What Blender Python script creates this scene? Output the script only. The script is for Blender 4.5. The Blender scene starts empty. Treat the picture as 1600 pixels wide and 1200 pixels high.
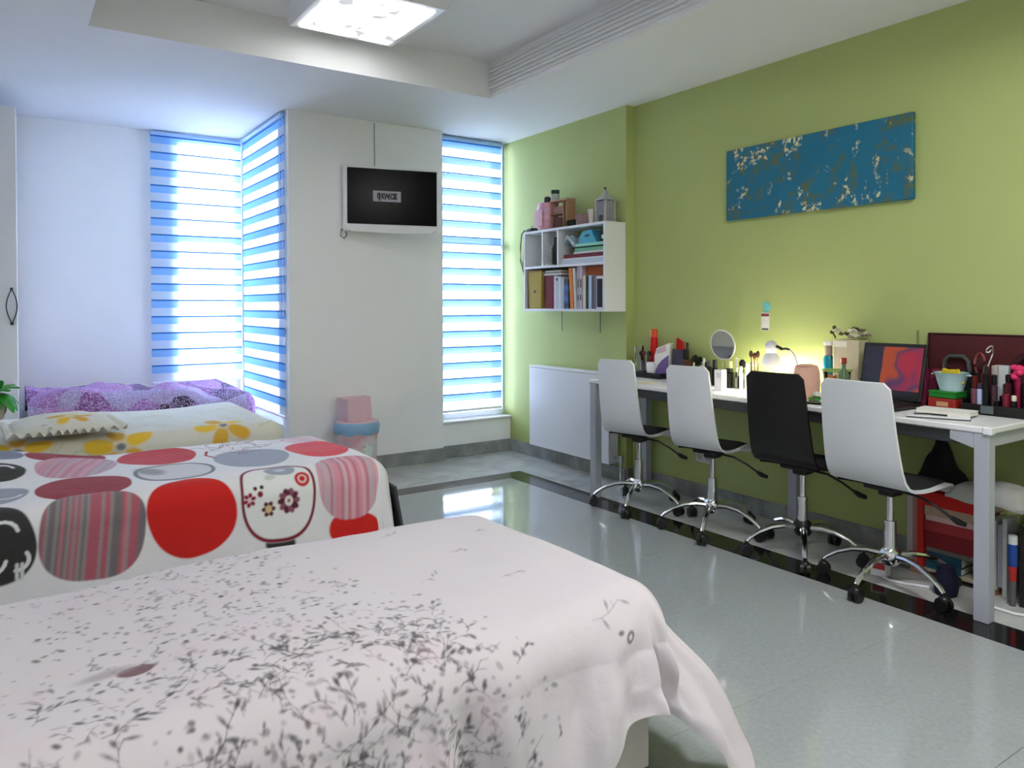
import bpy, bmesh, math, random
import numpy as np
from mathutils import Vector, Matrix

random.seed(7)
PI = math.pi
sc = bpy.context.scene
COL = sc.collection

# ------------------------------------------------------------------ camera, sky, lights, exposure
cam_d = bpy.data.cameras.new('camera')
cam = bpy.data.objects.new('camera', cam_d)
COL.objects.link(cam)
YAW, PIT, ROL = 0.5946, -0.0115, -0.0025
Fv = Vector((math.sin(YAW) * math.cos(PIT), math.cos(YAW) * math.cos(PIT), math.sin(PIT)))
R0 = Vector((math.cos(YAW), -math.sin(YAW), 0))
U0 = R0.cross(Fv)
Rv = R0 * math.cos(ROL) + U0 * math.sin(ROL)
Uv = U0 * math.cos(ROL) - R0 * math.sin(ROL)
m = Matrix((Rv, Uv, -Fv)).transposed().to_4x4()
m.translation = Vector((0, 0, 1.2192))
cam.matrix_world = m
cam_d.sensor_width = 36.0
cam_d.lens = 1174.7085 / 1600 * 36
cam_d.shift_y = -(600 - 490.8337) / 1600
cam_d.clip_start = 0.05
sc.camera = cam

SKY = 9.0
w = bpy.data.worlds.new('World')
sc.world = w
w.use_nodes = True
bg = w.node_tree.nodes['Background']
bg.inputs[0].default_value = (0.70, 0.79, 1.0, 1)
bg.inputs[1].default_value = SKY

PANEL = (2.8, 22.0, 11.0)      # ceiling panels: visible lamp first, then the unseen ones added as fill
LAMP = 5.0        # desk lamp bulb, W
vs = sc.view_settings
vs.view_transform = 'Standard'
vs.look = 'None'
vs.exposure = 1.55
vs.gamma = 1.0
vs.use_curve_mapping = False
sc.cycles.max_bounces = 10
sc.cycles.diffuse_bounces = 6
sc.cycles.glossy_bounces = 4
sc.cycles.transmission_bounces = 8
sc.cycles.transparent_max_bounces = 16
sc.cycles.sample_clamp_indirect = 6.0
sc.cycles.use_denoising = True
sc.cycles.caustics_reflective = False
sc.cycles.caustics_refractive = False


def S(r, g, b):
    def f(c):
        c /= 255.0
        return c / 12.92 if c <= 0.04045 else ((c + 0.055) / 1.055) ** 2.4
    return (f(r), f(g), f(b))


# ------------------------------------------------------------------ materials
MATS = {}


def mat(name, col, rough=0.5, metal=0.0, var=0.05, scale=30.0, bump=0.0, spec=0.5, trans=0.0, emit=None, estr=0.0, coat=0.0, alpha=1.0):
    """Principled material whose colour wanders a little with a noise texture."""
    if name in MATS:
        return MATS[name]
    M = bpy.data.materials.new(name)
    M.use_nodes = True
    nt = M.node_tree
    b = nt.nodes['Principled BSDF']
    tc = nt.nodes.new('ShaderNodeTexCoord')
    nz = nt.nodes.new('ShaderNodeTexNoise')
    nz.inputs['Scale'].default_value = scale
    nz.inputs['Detail'].default_value = 4
    nt.links.new(tc.outputs['Object'], nz.inputs['Vector'])
    mx = nt.nodes.new('ShaderNodeMix')
    mx.data_type = 'RGBA'
    c0 = [max(0, c * (1 - var)) for c in col]
    c1 = [min(1, c * (1 + var)) for c in col]
    mx.inputs[6].default_value = (*c0, 1)
    mx.inputs[7].default_value = (*c1, 1)
    nt.links.new(nz.outputs['Fac'], mx.inputs[0])
    nt.links.new(mx.outputs[2], b.inputs['Base Color'])
    b.inputs['Roughness'].default_value = rough
    b.inputs['Metallic'].default_value = metal
    b.inputs['Specular IOR Level'].default_value = spec
    b.inputs['Transmission Weight'].default_value = trans
    b.inputs['Coat Weight'].default_value = coat
    b.inputs['Alpha'].default_value = alpha
    if emit:
        b.inputs['Emission Color'].default_value = (*emit, 1)
        b.inputs['Emission Strength'].default_value = estr
    if bump:
        bp = nt.nodes.new('ShaderNodeBump')
        bp.inputs['Strength'].default_value = bump
        bp.inputs['Distance'].default_value = 0.01
        nt.links.new(nz.outputs['Fac'], bp.inputs['Height'])
        nt.links.new(bp.outputs['Normal'], b.inputs['Normal'])
    MATS[name] = M
    return M


def ramp_mat(name, stops, scale, rough=0.6, tex='noise', detail=5.0, distort=0.0, bump=0.0, spec=0.5, stretch=(1, 1, 1), interp='LINEAR', coat=0.0):
    """Noise / voronoi / wave texture through a colour ramp."""
    if name in MATS:
        return MATS[name]
    M = bpy.data.materials.new(name)
    M.use_nodes = True
    nt = M.node_tree
    b = nt.nodes['Principled BSDF']
    tc = nt.nodes.new('ShaderNodeTexCoord')
    mp = nt.nodes.new('ShaderNodeMapping')
    mp.inputs['Scale'].default_value = stretch
    nt.links.new(tc.outputs['Object'], mp.inputs[0])
    if tex == 'noise':
        t = nt.nodes.new('ShaderNodeTexNoise')
        t.inputs['Detail'].default_value = detail
        t.inputs['Distortion'].default_value = distort
        out = t.outputs['Fac']
    elif tex == 'voronoi':
        t = nt.nodes.new('ShaderNodeTexVoronoi')
        out = None
    else:
        t = nt.nodes.new('ShaderNodeTexWave')
        t.inputs['Distortion'].default_value = distort
        out = t.outputs['Fac']
    t.inputs['Scale'].default_value = scale
    nt.links.new(mp.outputs[0], t.inputs['Vector'])
    rp = nt.nodes.new('ShaderNodeValToRGB')
    rp.color_ramp.interpolation = interp
    el = rp.color_ramp.elements
    while len(el) < len(stops):
        el.new(0.5)
    for e, (p, c) in zip(el, stops):
        e.position = p
        e.color = (*c, 1)
    if out is None:
        sp = nt.nodes.new('ShaderNodeSeparateColor')
        nt.links.new(t.outputs['Color'], sp.inputs[0])
        out = sp.outputs[0]
    nt.links.new(out, rp.inputs[0])
    nt.links.new(rp.outputs[0], b.inputs['Base Color'])
    b.inputs['Roughness'].default_value = rough
    b.inputs['Specular IOR Level'].default_value = spec
    b.inputs['Coat Weight'].default_value = coat
    if bump:
        bp = nt.nodes.new('ShaderNodeBump')
        bp.inputs['Strength'].default_value = bump
        bp.inputs['Distance'].default_value = 0.01
        nt.links.new(out, bp.inputs['Height'])
        nt.links.new(bp.outputs['Normal'], b.inputs['Normal'])
    MATS[name] = M
    return M


def cloth_mat(name, rough=0.9):
    """Cloth whose printed pattern is stored per vertex."""
    M = bpy.data.materials.new(name)
    M.use_nodes = True
    nt = M.node_tree
    b = nt.nodes['Principled BSDF']
    at = nt.nodes.new('ShaderNodeAttribute')
    at.attribute_name = 'print'
    nt.links.new(at.outputs['Color'], b.inputs['Base Color'])
    b.inputs['Roughness'].default_value = rough
    b.inputs['Specular IOR Level'].default_value = 0.15
    b.inputs['Sheen Weight'].default_value = 0.15
    tc = nt.nodes.new('ShaderNodeTexCoord')
    nz = nt.nodes.new('ShaderNodeTexNoise')
    nz.inputs['Scale'].default_value = 14
    nz.inputs['Detail'].default_value = 3
    nt.links.new(tc.outputs['Object'], nz.inputs['Vector'])
    bp = nt.nodes.new('ShaderNodeBump')
    bp.inputs['Strength'].default_value = 0.25
    bp.inputs['Distance'].default_value = 0.02
    nt.links.new(nz.outputs['Fac'], bp.inputs['Height'])
    nt.links.new(bp.outputs['Normal'], b.inputs['Normal'])
    return M


def film_mat(name, col, clear, thru=0.5):
    """Thin woven film: lets part of the light straight through, scatters the rest on both sides."""
    M = bpy.data.materials.new(name)
    M.use_nodes = True
    nt = M.node_tree
    nt.nodes.remove(nt.nodes['Principled BSDF'])
    out = nt.nodes['Material Output']
    tc = nt.nodes.new('ShaderNodeTexCoord')
    nz = nt.nodes.new('ShaderNodeTexNoise')
    nz.inputs['Scale'].default_value = 60
    nt.links.new(tc.outputs['Object'], nz.inputs['Vector'])
    cm = nt.nodes.new('ShaderNodeMix')
    cm.data_type = 'RGBA'
    cm.inputs[6].default_value = (*[c * 0.93 for c in col], 1)
    cm.inputs[7].default_value = (*[min(1, c * 1.05) for c in col], 1)
    nt.links.new(nz.outputs['Fac'], cm.inputs[0])
    d = nt.nodes.new('ShaderNodeBsdfDiffuse')
    t = nt.nodes.new('ShaderNodeBsdfTranslucent')
    nt.links.new(cm.outputs[2], d.inputs[0])
    nt.links.new(cm.outputs[2], t.inputs[0])
    m1 = nt.nodes.new('ShaderNodeMixShader')
    m1.inputs[0].default_value = thru
    nt.links.new(d.outputs[0], m1.inputs[1])
    nt.links.new(t.outputs[0], m1.inputs[2])
    tr = nt.nodes.new('ShaderNodeBsdfTransparent')
    m2 = nt.nodes.new('ShaderNodeMixShader')
    m2.inputs[0].default_value = clear
    nt.links.new(m1.outputs[0], m2.inputs[1])
    nt.links.new(tr.outputs[0], m2.inputs[2])
    nt.links.new(m2.outputs[0], out.inputs[0])
    return M


def glass_mat(name, col=(1, 1, 1), rough=0.02):
    """Thin clear plastic or pane: mostly see-through with a fresnel gloss."""
    if name in MATS:
        return MATS[name]
    M = bpy.data.materials.new(name)
    M.use_nodes = True
    nt = M.node_tree
    nt.nodes.remove(nt.nodes['Principled BSDF'])
    out = nt.nodes['Material Output']
    g = nt.nodes.new('ShaderNodeBsdfGlossy')
    g.inputs['Roughness'].default_value = rough
    tr = nt.nodes.new('ShaderNodeBsdfTransparent')
    tr.inputs[0].default_value = (*col, 1)
    fr = nt.nodes.new('ShaderNodeFresnel')
    mx = nt.nodes.new('ShaderNodeMixShader')
    nt.links.new(fr.outputs[0], mx.inputs[0])
    nt.links.new(tr.outputs[0], mx.inputs[1])
    nt.links.new(g.outputs[0], mx.inputs[2])
    nt.links.new(mx.outputs[0], out.inputs[0])
    MATS[name] = M
    return M


WALL_W = mat('white_wall_paint', S(243, 242, 241), 0.75, var=0.02, scale=6, bump=0.02)
WALL_G = mat('green_wall_paint', S(172, 184, 114), 0.7, var=0.03, scale=5, bump=0.02)
CEIL = mat('white_ceiling_paint', S(226, 226, 226), 0.8, var=0.015, scale=4)
STONE = ramp_mat('grey_marble', [(0.3, S(120, 122, 122)), (0.55, S(146, 148, 147)), (0.75, S(172, 174, 172))], 7, 0.3, detail=8, distort=0.6)
BORDER = ramp_mat('pale_marble', [(0.25, S(168, 170, 168)), (0.5, S(188, 189, 187)), (0.75, S(202, 203, 201))], 4, 0.16, detail=8, distort=1.2)
TILE = ramp_mat('grey_polished_tile', [(0.3, S(156, 160, 161)), (0.5, S(161, 165, 166)), (0.7, S(166, 170, 171))], 60, 0.07, detail=6, spec=0.9)
BLACKT = ramp_mat('black_granite', [(0.35, S(14, 14, 14)), (0.62, S(24, 24, 24)), (0.8, S(60, 60, 58))], 120, 0.1, detail=5)
GROUT = mat('grout', S(118, 121, 121), 0.9)
WHITE = mat('white_lacquer', S(228, 229, 232), 0.35, var=0.02)
WHITE_M = mat('white_matt', S(226, 226, 226), 0.7, var=0.03)
BLACK = mat('black_plastic', S(16, 16, 17), 0.4, var=0.2)
BLACK_G = mat('black_gloss', S(7, 7, 8), 0.12, var=0.1)
BLACK_C = mat('black_cloth', S(22, 21, 24), 0.95, var=0.3, scale=200)
CHROME = mat('chrome', (0.75, 0.76, 0.78), 0.12, 1.0, var=0.02)
GREYM = mat('grey_painted_steel', S(172, 175, 186), 0.45, var=0.03)
DARKG = mat('dark_grey', S(62, 64, 68), 0.6, var=0.1)
BEIGE = mat('beige_board', S(196, 190, 178), 0.6, var=0.05)
PINK = mat('dusty_pink', S(226, 190, 200), 0.55, var=0.05)
WOOD = ramp_mat('pale_wood', [(0.3, S(166, 124, 96)), (0.7, S(182, 140, 108))], 8, 0.5, detail=6, stretch=(1, 12, 12))
CLEAR = glass_mat('clear_plastic', (0.93, 0.95, 0.95))
PANE = glass_mat('window_glass', (0.97, 0.98, 0.98), 0.0)
BLUE_F = film_mat('blue_blind_fabric', S(130, 186, 240), 0.01, 0.15)
BLUE_LIT = film_mat('lit_blind_fabric', S(150, 200, 246), 0.04, 0.36)  # same blue fabric, with the alcove's stronger light put into colour and translucency
BLUE_M = film_mat('mid_blind_fabric', S(140, 188, 240), 0.02, 0.17)
BLUE_E = film_mat('blue_blind_hem', S(60, 120, 190), 0.0, 0.06)
SHEER = film_mat('sheer_blind_mesh', S(235, 242, 250), 0.20, 0.66)


# ------------------------------------------------------------------ mesh helpers
class MB:
    """Collects primitives; build() links them as one mesh object."""

    def __init__(self):
        self.bm = bmesh.new()
        self.mi = 0

    def _tag(self, faces):
        for f in faces:
            f.material_index = self.mi

    def box(self, c, s, bev=0.0, rz=0.0, rot=None, seg=1):
        mtx = Matrix.Translation(Vector(c)) @ (rot.to_4x4() if rot else Matrix.Rotation(rz, 4, 'Z')) @ Matrix.Diagonal((s[0], s[1], s[2], 1))
        g = bmesh.ops.create_cube(self.bm, size=1.0, matrix=mtx)
        vs_ = g['verts']
        fs = {f for v in vs_ for f in v.link_faces}
        self._tag(fs)
        if bev > 0:
            es = {e for v in vs_ for e in v.link_edges}
            r = bmesh.ops.bevel(self.bm, geom=list(es), offset=min(bev, min(s) * 0.45), segments=seg, affect='EDGES', profile=0.5)
            self._tag(r['faces'])
        return self

    def b2(self, x0, x1, y0, y1, z0, z1, bev=0.0, seg=1):
        return self.box(((x0 + x1) / 2, (y0 + y1) / 2, (z0 + z1) / 2), (x1 - x0, y1 - y0, z1 - z0), bev, seg=seg)

    def lathe(self, prof, c=(0, 0, 0), n=20, rot=None, sx=1.0, sy=1.0):
        c = Vector(c)
        rings = []
        for r, z in prof:
            if r < 1e-5:
                p = Vector((0, 0, z))
                rings.append([self.bm.verts.new(c + (rot @ p if rot else p))])
            else:
                ring = []
                for k in range(n):
                    a = 2 * PI * k / n
                    p = Vector((r * sx * math.cos(a), r * sy * math.sin(a), z))
                    ring.append(self.bm.verts.new(c + (rot @ p if rot else p)))
                rings.append(ring)
        for A, B in zip(rings, rings[1:]):
            if len(A) == 1 and len(B) == 1:
                continue
            for k in range(n):
                k2 = (k + 1) % n
                if len(A) == 1:
                    f = self.bm.faces.new((A[0], B[k2], B[k]))
                elif len(B) == 1:
                    f = self.bm.faces.new((A[k], A[k2], B[0]))
                else:
                    f = self.bm.faces.new((A[k], A[k2], B[k2], B[k]))
                f.material_index = self.mi
        return self

    def cyl(self, p0, p1, r0, r1=None, n=14):
        r1 = r0 if r1 is None else r1
        p0, p1 = Vector(p0), Vector(p1)
        d = p1 - p0
        q = Vector((0, 0, 1)).rotation_difference(d.normalized()).to_matrix()
        return self.lathe([(0, 0), (r0, 0), (r1, d.length), (0, d.length)], p0, n, q)

    def ball(self, c, r, n=14, sz=1.0, sx=1.0, sy=1.0, rot=None):
        k = max(5, n // 2)
        prof = [(r * math.sin(PI * i / k), -r * sz * math.cos(PI * i / k)) for i in range(k + 1)]
        prof[0] = (0, -r * sz)
        prof[-1] = (0, r * sz)
        return self.lathe(prof, c, n, rot, sx, sy)

    def tube(self, pts, r, n=8, closed=False, flat=1.0):
        pts = [Vector(p) for p in pts]
        rs = r if isinstance(r, (list, tuple)) else [r] * len(pts)
        rings = []
        up = Vector((0, 0, 1))
        for i, p in enumerate(pts):
            a = pts[i - 1] if i or closed else pts[0]
            b = pts[(i + 1) % len(pts)] if i < len(pts) - 1 or closed else pts[-1]
            t = (b - a)
            if t.length < 1e-9:
                t = Vector((0, 0, 1))
            t.normalize()
            u = t.cross(up)
            if u.length < 0.05:
                u = t.cross(Vector((0, 1, 0)))
            u.normalize()
            v = u.cross(t)
            rings.append([self.bm.verts.new(p + u * (rs[i] * math.cos(2 * PI * k / n)) + v * (rs[i] * flat * math.sin(2 * PI * k / n))) for k in range(n)])
        pairs = list(zip(rings, rings[1:]))
        if closed:
            pairs.append((rings[-1], rings[0]))
        for A, B in pairs:
            for k in range(n):
                f = self.bm.faces.new((A[k], A[(k + 1) % n], B[(k + 1) % n], B[k]))
                f.material_index = self.mi
        if not closed:
            for A in (rings[0], rings[-1]):
                f = self.bm.faces.new(A)
                f.material_index = self.mi
        return self

    def prism(self, poly, axis, a0, a1):
        """Polygon in the two other axes, extruded along axis from a0 to a1."""
        def P(p, a):
            return {'x': (a, p[0], p[1]), 'y': (p[0], a, p[1]), 'z': (p[0], p[1], a)}[axis]
        A = [self.bm.verts.new(P(p, a0)) for p in poly]
        B = [self.bm.verts.new(P(p, a1)) for p in poly]
        fs = [self.bm.faces.new(A), self.bm.faces.new(B)]
        for k in range(len(poly)):
            k2 = (k + 1) % len(poly)
            fs.append(self.bm.faces.new((A[k], A[k2], B[k2], B[k])))
        self._tag(fs)
        return self

    def grid(self, rows, thick=None, nrm=None):
        """rows of points; optional second skin offset by thick along nrm(i, j)."""
        V = [[self.bm.verts.new(p) for p in r] for r in rows]
        h, wd = len(V), len(V[0])
        fs = [self.bm.faces.new((V[i][j], V[i][j + 1], V[i + 1][j + 1], V[i + 1][j])) for i in range(h - 1) for j in range(wd - 1)]
        if thick:
            W_ = [[self.bm.verts.new(Vector(rows[i][j]) + nrm(i, j) * thick) for j in range(wd)] for i in range(h)]
            fs += [self.bm.faces.new((W_[i][j], W_[i + 1][j], W_[i + 1][j + 1], W_[i][j + 1])) for i in range(h - 1) for j in range(wd - 1)]
            loop = [(0, j) for j in range(wd)] + [(i, wd - 1) for i in range(1, h)] + [(h - 1, j) for j in range(wd - 2, -1, -1)] + [(i, 0) for i in range(h - 2, 0, -1)]
            for (a, b), (c, d) in zip(loop, loop[1:] + loop[:1]):
                fs.append(self.bm.faces.new((V[a][b], W_[a][b], W_[c][d], V[c][d])))
        self._tag(fs)
        return self

    def build(self, name, mats, parent=None, smooth=False, loc=None):
        bmesh.ops.recalc_face_normals(self.bm, faces=self.bm.faces)
        me = bpy.data.meshes.new(name)
        self.bm.to_mesh(me)
        self.bm.free()
        for m_ in (mats if isinstance(mats, (list, tuple)) else [mats]):
            me.materials.append(m_)
        if smooth:
            me.shade_smooth()
            try:
                me.set_sharp_from_angle(angle=math.radians(42))
            except Exception:
                pass
        o = bpy.data.objects.new(name, me)
        COL.objects.link(o)
        if parent:
            o.parent = parent
        if loc:
            o.location = loc
        return o


def thing(name, label, cat, loc=(0, 0, 0), rz=0.0, group=None):
    o = bpy.data.objects.new(name, None)
    o.empty_display_size = 0.05
    COL.objects.link(o)
    o.location = loc
    o.rotation_euler = (0, 0, rz)
    o['label'] = label
    o['category'] = cat
    if group:
        o['group'] = group
    return o


def tag(o, label, cat, group=None, kind=None):
    o['label'] = label
    o['category'] = cat
    if group:
        o['group'] = group
    if kind:
        o['kind'] = kind
    return o


def struct(o):
    o['kind'] = 'structure'
    return o


def piece(name, mesh, parent, loc=(0, 0, 0), rz=0.0):
    o = bpy.data.objects.new(name, mesh)
    COL.objects.link(o)
    o.parent = parent
    o.location = loc
    o.rotation_euler = (0, 0, rz)
    return o


# ------------------------------------------------------------------ room shell
XG, XF, YJ = 3.616, 3.539, 3.834
YW, YP, XR = 5.262, 5.214, 1.672
XPR = 2.868
YA, ZC = 6.45, 2.589
XL, YF = -0.66, -2.1
T = 0.16

floor = struct(MB().b2(XL - T, XG + T, YF - T, YA + T, -0.12, -0.012).build('floor', GROUT))
# polished tiles of the middle field
tile_me = MB().b2(-0.8994, 0.8994, -0.2894, 0.2894, -0.012, 0.0, 0.001).build('floor_tile', TILE, floor).data
bpy.data.objects.remove(floor.children[0])
for i in range(2):
    for j in range(11):
        piece('floor_tile', tile_me, floor, (2.963 - 0.9 - 1.8 * i, 4.397 - 0.29 - 0.58 * j, random.uniform(-0.0004, 0)))
bl = MB().b2(-0.09, 0.09, -0.289, 0.289, -0.012, 0.0, 0.001).build('border_tile', BLACKT, floor).data
bpy.data.objects.remove([c for c in floor.children if c.data == bl][0])
for j in range(11):
    piece('border_tile', bl, floor, (3.053, 4.397 - 0.29 - 0.58 * j, 0))
b2_ = MB().b2(-0.29, 0.29, -0.078, 0.078, -0.012, 0.0, 0.001).build('border_tile', BLACKT, floor).data
bpy.data.objects.remove([c for c in floor.children if c.data == b2_][0])
for i in range(7):
    piece('border_tile', b2_, floor, (3.143 - 0.29 - 0.582 * i, 4.475, 0))
for (x0, x1, y0, y1) in [(3.144, XG, YF, 0.2), (3.144, XG, 0.201, 1.4), (3.144, XG, 1.401, 2.6), (3.144, XG, 2.601, 3.8), (3.144, XG, 3.801, 4.553),
                         (2.4, XG, 4.554, YW + 0.05), (1.201, 2.399, 4.554, YW + 0.05), (0.0, 1.2, 4.554, YW), (XL, -0.001, 4.554, YW), (XL, XR, YW + 0.001, YA)]:
    MB().b2(x0, x1, y0, y1, -0.012, 0.0, 0.001).build('marble_slab', BORDER, floor)

wr = MB()
wr.b2(XG, XG + T, YF - T, YJ, 0, 2.95)
wr.b2(XF, XG + T, YJ, YW + 0.3, 0, 2.95)
struct(wr.build('wall_right', WALL_G))
wb = MB()
wb.b2(XR, XPR, YP, YP + 0.22, 0, 2.95)               # pier carrying the television
wb.b2(XPR, XF, YW, YW + 0.17, 0, 0.275)              # low wall below the right window
wb.b2(XR - 0.022, XR, YP, YP + 0.09, 0, 2.95)
struct(wb.build('wall_back', WALL_W))
wa = MB()
wa.b2(XL - T, 1.12, YA, YA + T, 0, 2.95)
wa.b2(1.12, XR + 0.1, YA, YA + T, 0, 0.42)
wa.b2(XR - 0.012, XR + T, YP + 0.09, YA, 0, 0.36)
wa.b2(1.64, XR + T, YA - 0.03, YA + T, 0.3, 2.95)
struct(wa.build('wall_alcove', WALL_W))
struct(MB().b2(XL - T, XL, YF, YA, 0, 2.95).build('wall_left', WALL_W))
struct(MB().b2(XL - T, XG + T, YF - T, YF, 0, 2.95).build('wall_front', WALL_W))

# ceiling with a deep rectangular coffer
CX0, CX1, CY0, CY1, CZ = 0.353, 2.675, -1.2, 4.205, 2.822
ce = MB()
ce.b2(XL - T, CX0, YF - T, YA + T, ZC, 2.95)
ce.b2(CX1 + 0.001, XG + T, YF - T, YA + T, ZC, 2.95)
ce.b2(CX0, CX1 + 0.001, CY1, YA + T, ZC, 2.95)
ce.b2(CX0, CX1 + 0.001, YF - T, CY0, ZC, 2.95)
ce.b2(CX0 - 0.01, CX1 + 0.01, CY0 - 0.01, CY1 + 0.01, CZ, 2.96)
ceiling = struct(ce.build('ceiling', CEIL))
# stepped mouldings along the right flank of the coffer
for k in range(7):
    MB().b2(CX1 - 0.010 - 0.004 * (k % 2), CX1 + 0.002, CY0 + 0.01, CY1 - 0.002, ZC + 0.030 + 0.026 * k, ZC + 0.030 + 0.026 * k + 0.017, 0.004).build('moulding_strip', CEIL, ceiling)

# skirting of grey marble slabs
def skirting(name, runs):
    first = None
    for (x0, x1, y0, y1) in runs:
        o = MB().b2(x0, x1, y0, y1, 0.0, 0.098, 0.003).build(name if first is None else 'skirting_slab', STONE, first)
        if first is None:
            first = struct(o)
skirting('baseboard_back', [(XR, 2.27, YP - 0.014, YP), (2.272, XPR + 0.006, YP - 0.014, YP), (XPR + 0.001, XF, YW - 0.012, YW)])
skirting('baseboard_right', [(XF - 0.012, XF, YJ, 4.6), (XF - 0.012, XF, 4.602, YW - 0.012), (XG - 0.012, XG, YF, 0.9), (XG - 0.012, XG, 0.902, 1.9), (XG - 0.012, XG, 1.902, 2.9), (XG - 0.012, XG, 2.902, YJ), (XF, XG - 0.012, YJ - 0.012, YJ)])
skirting('baseboard_left', [(XL, XL + 0.012, YF, 2.0), (XL, XL + 0.012, 2.002, YA)])
sill = struct(MB().b2(XPR + 0.004, XF - 0.002, YW - 0.025, YW + 0.16, 0.276, 0.296, 0.005).build('trim_1', WHITE_M))


# windows: frame + glass behind each blind
def window(name, axis, a0, a1, pos, z0, z1, slim=False):
    fr = MB()
    fw = 0.045
    def bx(p0, p1, q0, q1):
        if axis == 'x':
            fr.b2(p0, p1, pos, pos + 0.05, q0, q1, 0.004)
        else:
            fr.b2(pos, pos + 0.05, p0, p1, q0, q1, 0.004)
    fr_w = 0.012 if slim else fw
    bx(a0, a0 + fw, z0, z1); bx(a1 - fr_w, a1, z0, z1)
    bx(a0 + fw, a1 - fr_w, z0, z0 + fw); bx(a0 + fw, a1 - fr_w, z1 - fw, z1)
    zm = z0 + 0.62 * (z1 - z0)
    bx(a0 + fw, a1 - fr_w, zm - 0.02, zm + 0.02)
    o = struct(fr.build(name, WHITE))
    for q0, q1 in ((z0 + fw, zm - 0.02), (zm + 0.02, z1 - fw)):
        g = MB()
        if axis == 'x':
            g.b2(a0 + fw, a1 - fr_w, pos + 0.022, pos + 0.028, q0, q1)
        else:
            g.b2(pos + 0.022, pos + 0.028, a0 + fw, a1 - fr_w, q0, q1)
        g.build('glass_pane', PANE, o)
    return o
window('window_1', 'x', 1.12, 1.655, YA + 0.06, 0.42, ZC)
window('window_2', 'y', YP + 0.10, YA - 0.03, XR + 0.06, 0.36, ZC)
window('window_3', 'x', XPR, XF, YW + 0.10, 0.296, ZC, True)


def blind(label, axis, a0, a1, pos, sgn, z0, z1, per, n, drop, fabric, split=0.5):
    """Roller blind of alternating blue and sheer bands; sgn points into the room."""
    if axis == 'x':
        root = thing('roller_blind', label, 'blind', ((a0 + a1) / 2, pos, z0))
    else:
        root = thing('roller_blind', label, 'blind', (pos, (a0 + a1) / 2, z0))
    hw = (a1 - a0) / 2
    def bx(mb, d0, d1, u0, u1, q0, q1, bev=0):
        d0, d1 = sorted((d0 * sgn, d1 * sgn))
        if axis == 'x':
            mb.b2(u0, u1, d0, d1, q0 - z0, q1 - z0, bev)
        else:
            mb.b2(d0, d1, u0, u1, q0 - z0, q1 - z0, bev)
        return mb
    def sheet(mb, d, u0, u1, q0, q1):
        d *= sgn
        q = [(u0, q0 - z0), (u1, q0 - z0), (u1, q1 - z0), (u0, q1 - z0)]
        f = mb.bm.faces.new([mb.bm.verts.new((u, d, z_) if axis == 'x' else (d, u, z_)) for u, z_ in q])
        f.material_index = mb.mi
        return mb
    bx(MB(), -0.02, 0.03, -hw, hw, z1 - 0.034, z1 - 0.004, 0.008).build('head_rail', mat('blind_rail_blue', S(170, 200, 236), 0.5), root)
    z = z1 - 0.034
    k = 0
    while z - per > z0 - 0.02 and k < n:
        k += 1
        # woven band with a dark hem on its upper edge, then the sheer band
        mb = MB()
        zs = z - per * split
        sheet(mb, 0.002, -hw, hw, zs, z - per * 0.09)
        if split < 0.5:
            mb.mi = 2
            sheet(mb, 0.002, -hw, hw, z - per * 0.50, zs)
        mb.mi = 1
        sheet(mb, 0.003, -hw, hw, z - per * 0.09, z)
        mb.build('blue_band', [fabric, BLUE_E, BLUE_M], root)
        sheet(MB(), 0.001, -hw + 0.002, hw - 0.002, z - per, z - per * 0.50).build('sheer_band', SHEER, root)
        z -= per
    bx(MB(), -0.006, 0.010, -hw, hw, z - 0.022, z, 0.005).build('bottom_rail', WHITE, root)
    if drop:
        c = MB()
        u = hw - 0.012 if axis == 'x' else -hw + 0.015
        for s in (0, 1):
            d = (0.012 + 0.02 * s) * sgn
            p = [(u, d, -0.02 + (z1 - z0)), (u, d, (z1 - z0) * 0.35)] if axis == 'x' else [(d, u, -0.02 + (z1 - z0)), (d, u, (z1 - z0) * 0.35)]
            c.tube(p, 0.002, 5)
        c.build('pull_cord', WHITE, root)
    return root
blind('blue and white striped roller blind on the back wall of the alcove, glowing white', 'x', 0.95, 1.632, YA - 0.045, -1, 0.60, ZC - 0.003, 0.128, 40, False, BLUE_LIT)
blind('blue and white striped roller blind on the short side wall, next to the white pier', 'y', 5.275, 6.37, XR - 0.03, -1, 0.37, ZC - 0.003, 0.124, 40, True, BLUE_F)
blind('tall narrow striped roller blind in the right-hand corner, beside the television', 'x', XPR + 0.012, XF - 0.055, YW + 0.05, -1, 0.33, ZC - 0.003, 0.128, 40, False, BLUE_F, 0.27)

# ------------------------------------------------------------------ ceiling lights: the visible lamp and added fill panels
def diffuser(strength):
    M = bpy.data.materials.new('light_diffuser')
    M.use_nodes = True
    nt = M.node_tree
    bs = nt.nodes['Principled BSDF']
    bs.inputs['Base Color'].default_value = (0.9, 0.9, 0.9, 1)
    tc = nt.nodes.new('ShaderNodeTexCoord')
    vz = nt.nodes.new('ShaderNodeTexNoise'); vz.inputs['Scale'].default_value = 9; vz.inputs['Detail'].default_value = 2
    rp = nt.nodes.new('ShaderNodeValToRGB')
    rp.color_ramp.elements[0].position = 0.36; rp.color_ramp.elements[0].color = (0.045, 0.045, 0.046, 1)
    rp.color_ramp.elements[1].position = 0.52; rp.color_ramp.elements[1].color = (1, 1, 1, 1)
    nt.links.new(tc.outputs['Object'], vz.inputs['Vector']); nt.links.new(vz.outputs['Fac'], rp.inputs[0])
    nt.links.new(rp.outputs[0], bs.inputs['Emission Color'])
    bs.inputs['Emission Strength'].default_value = strength
    return M


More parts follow.
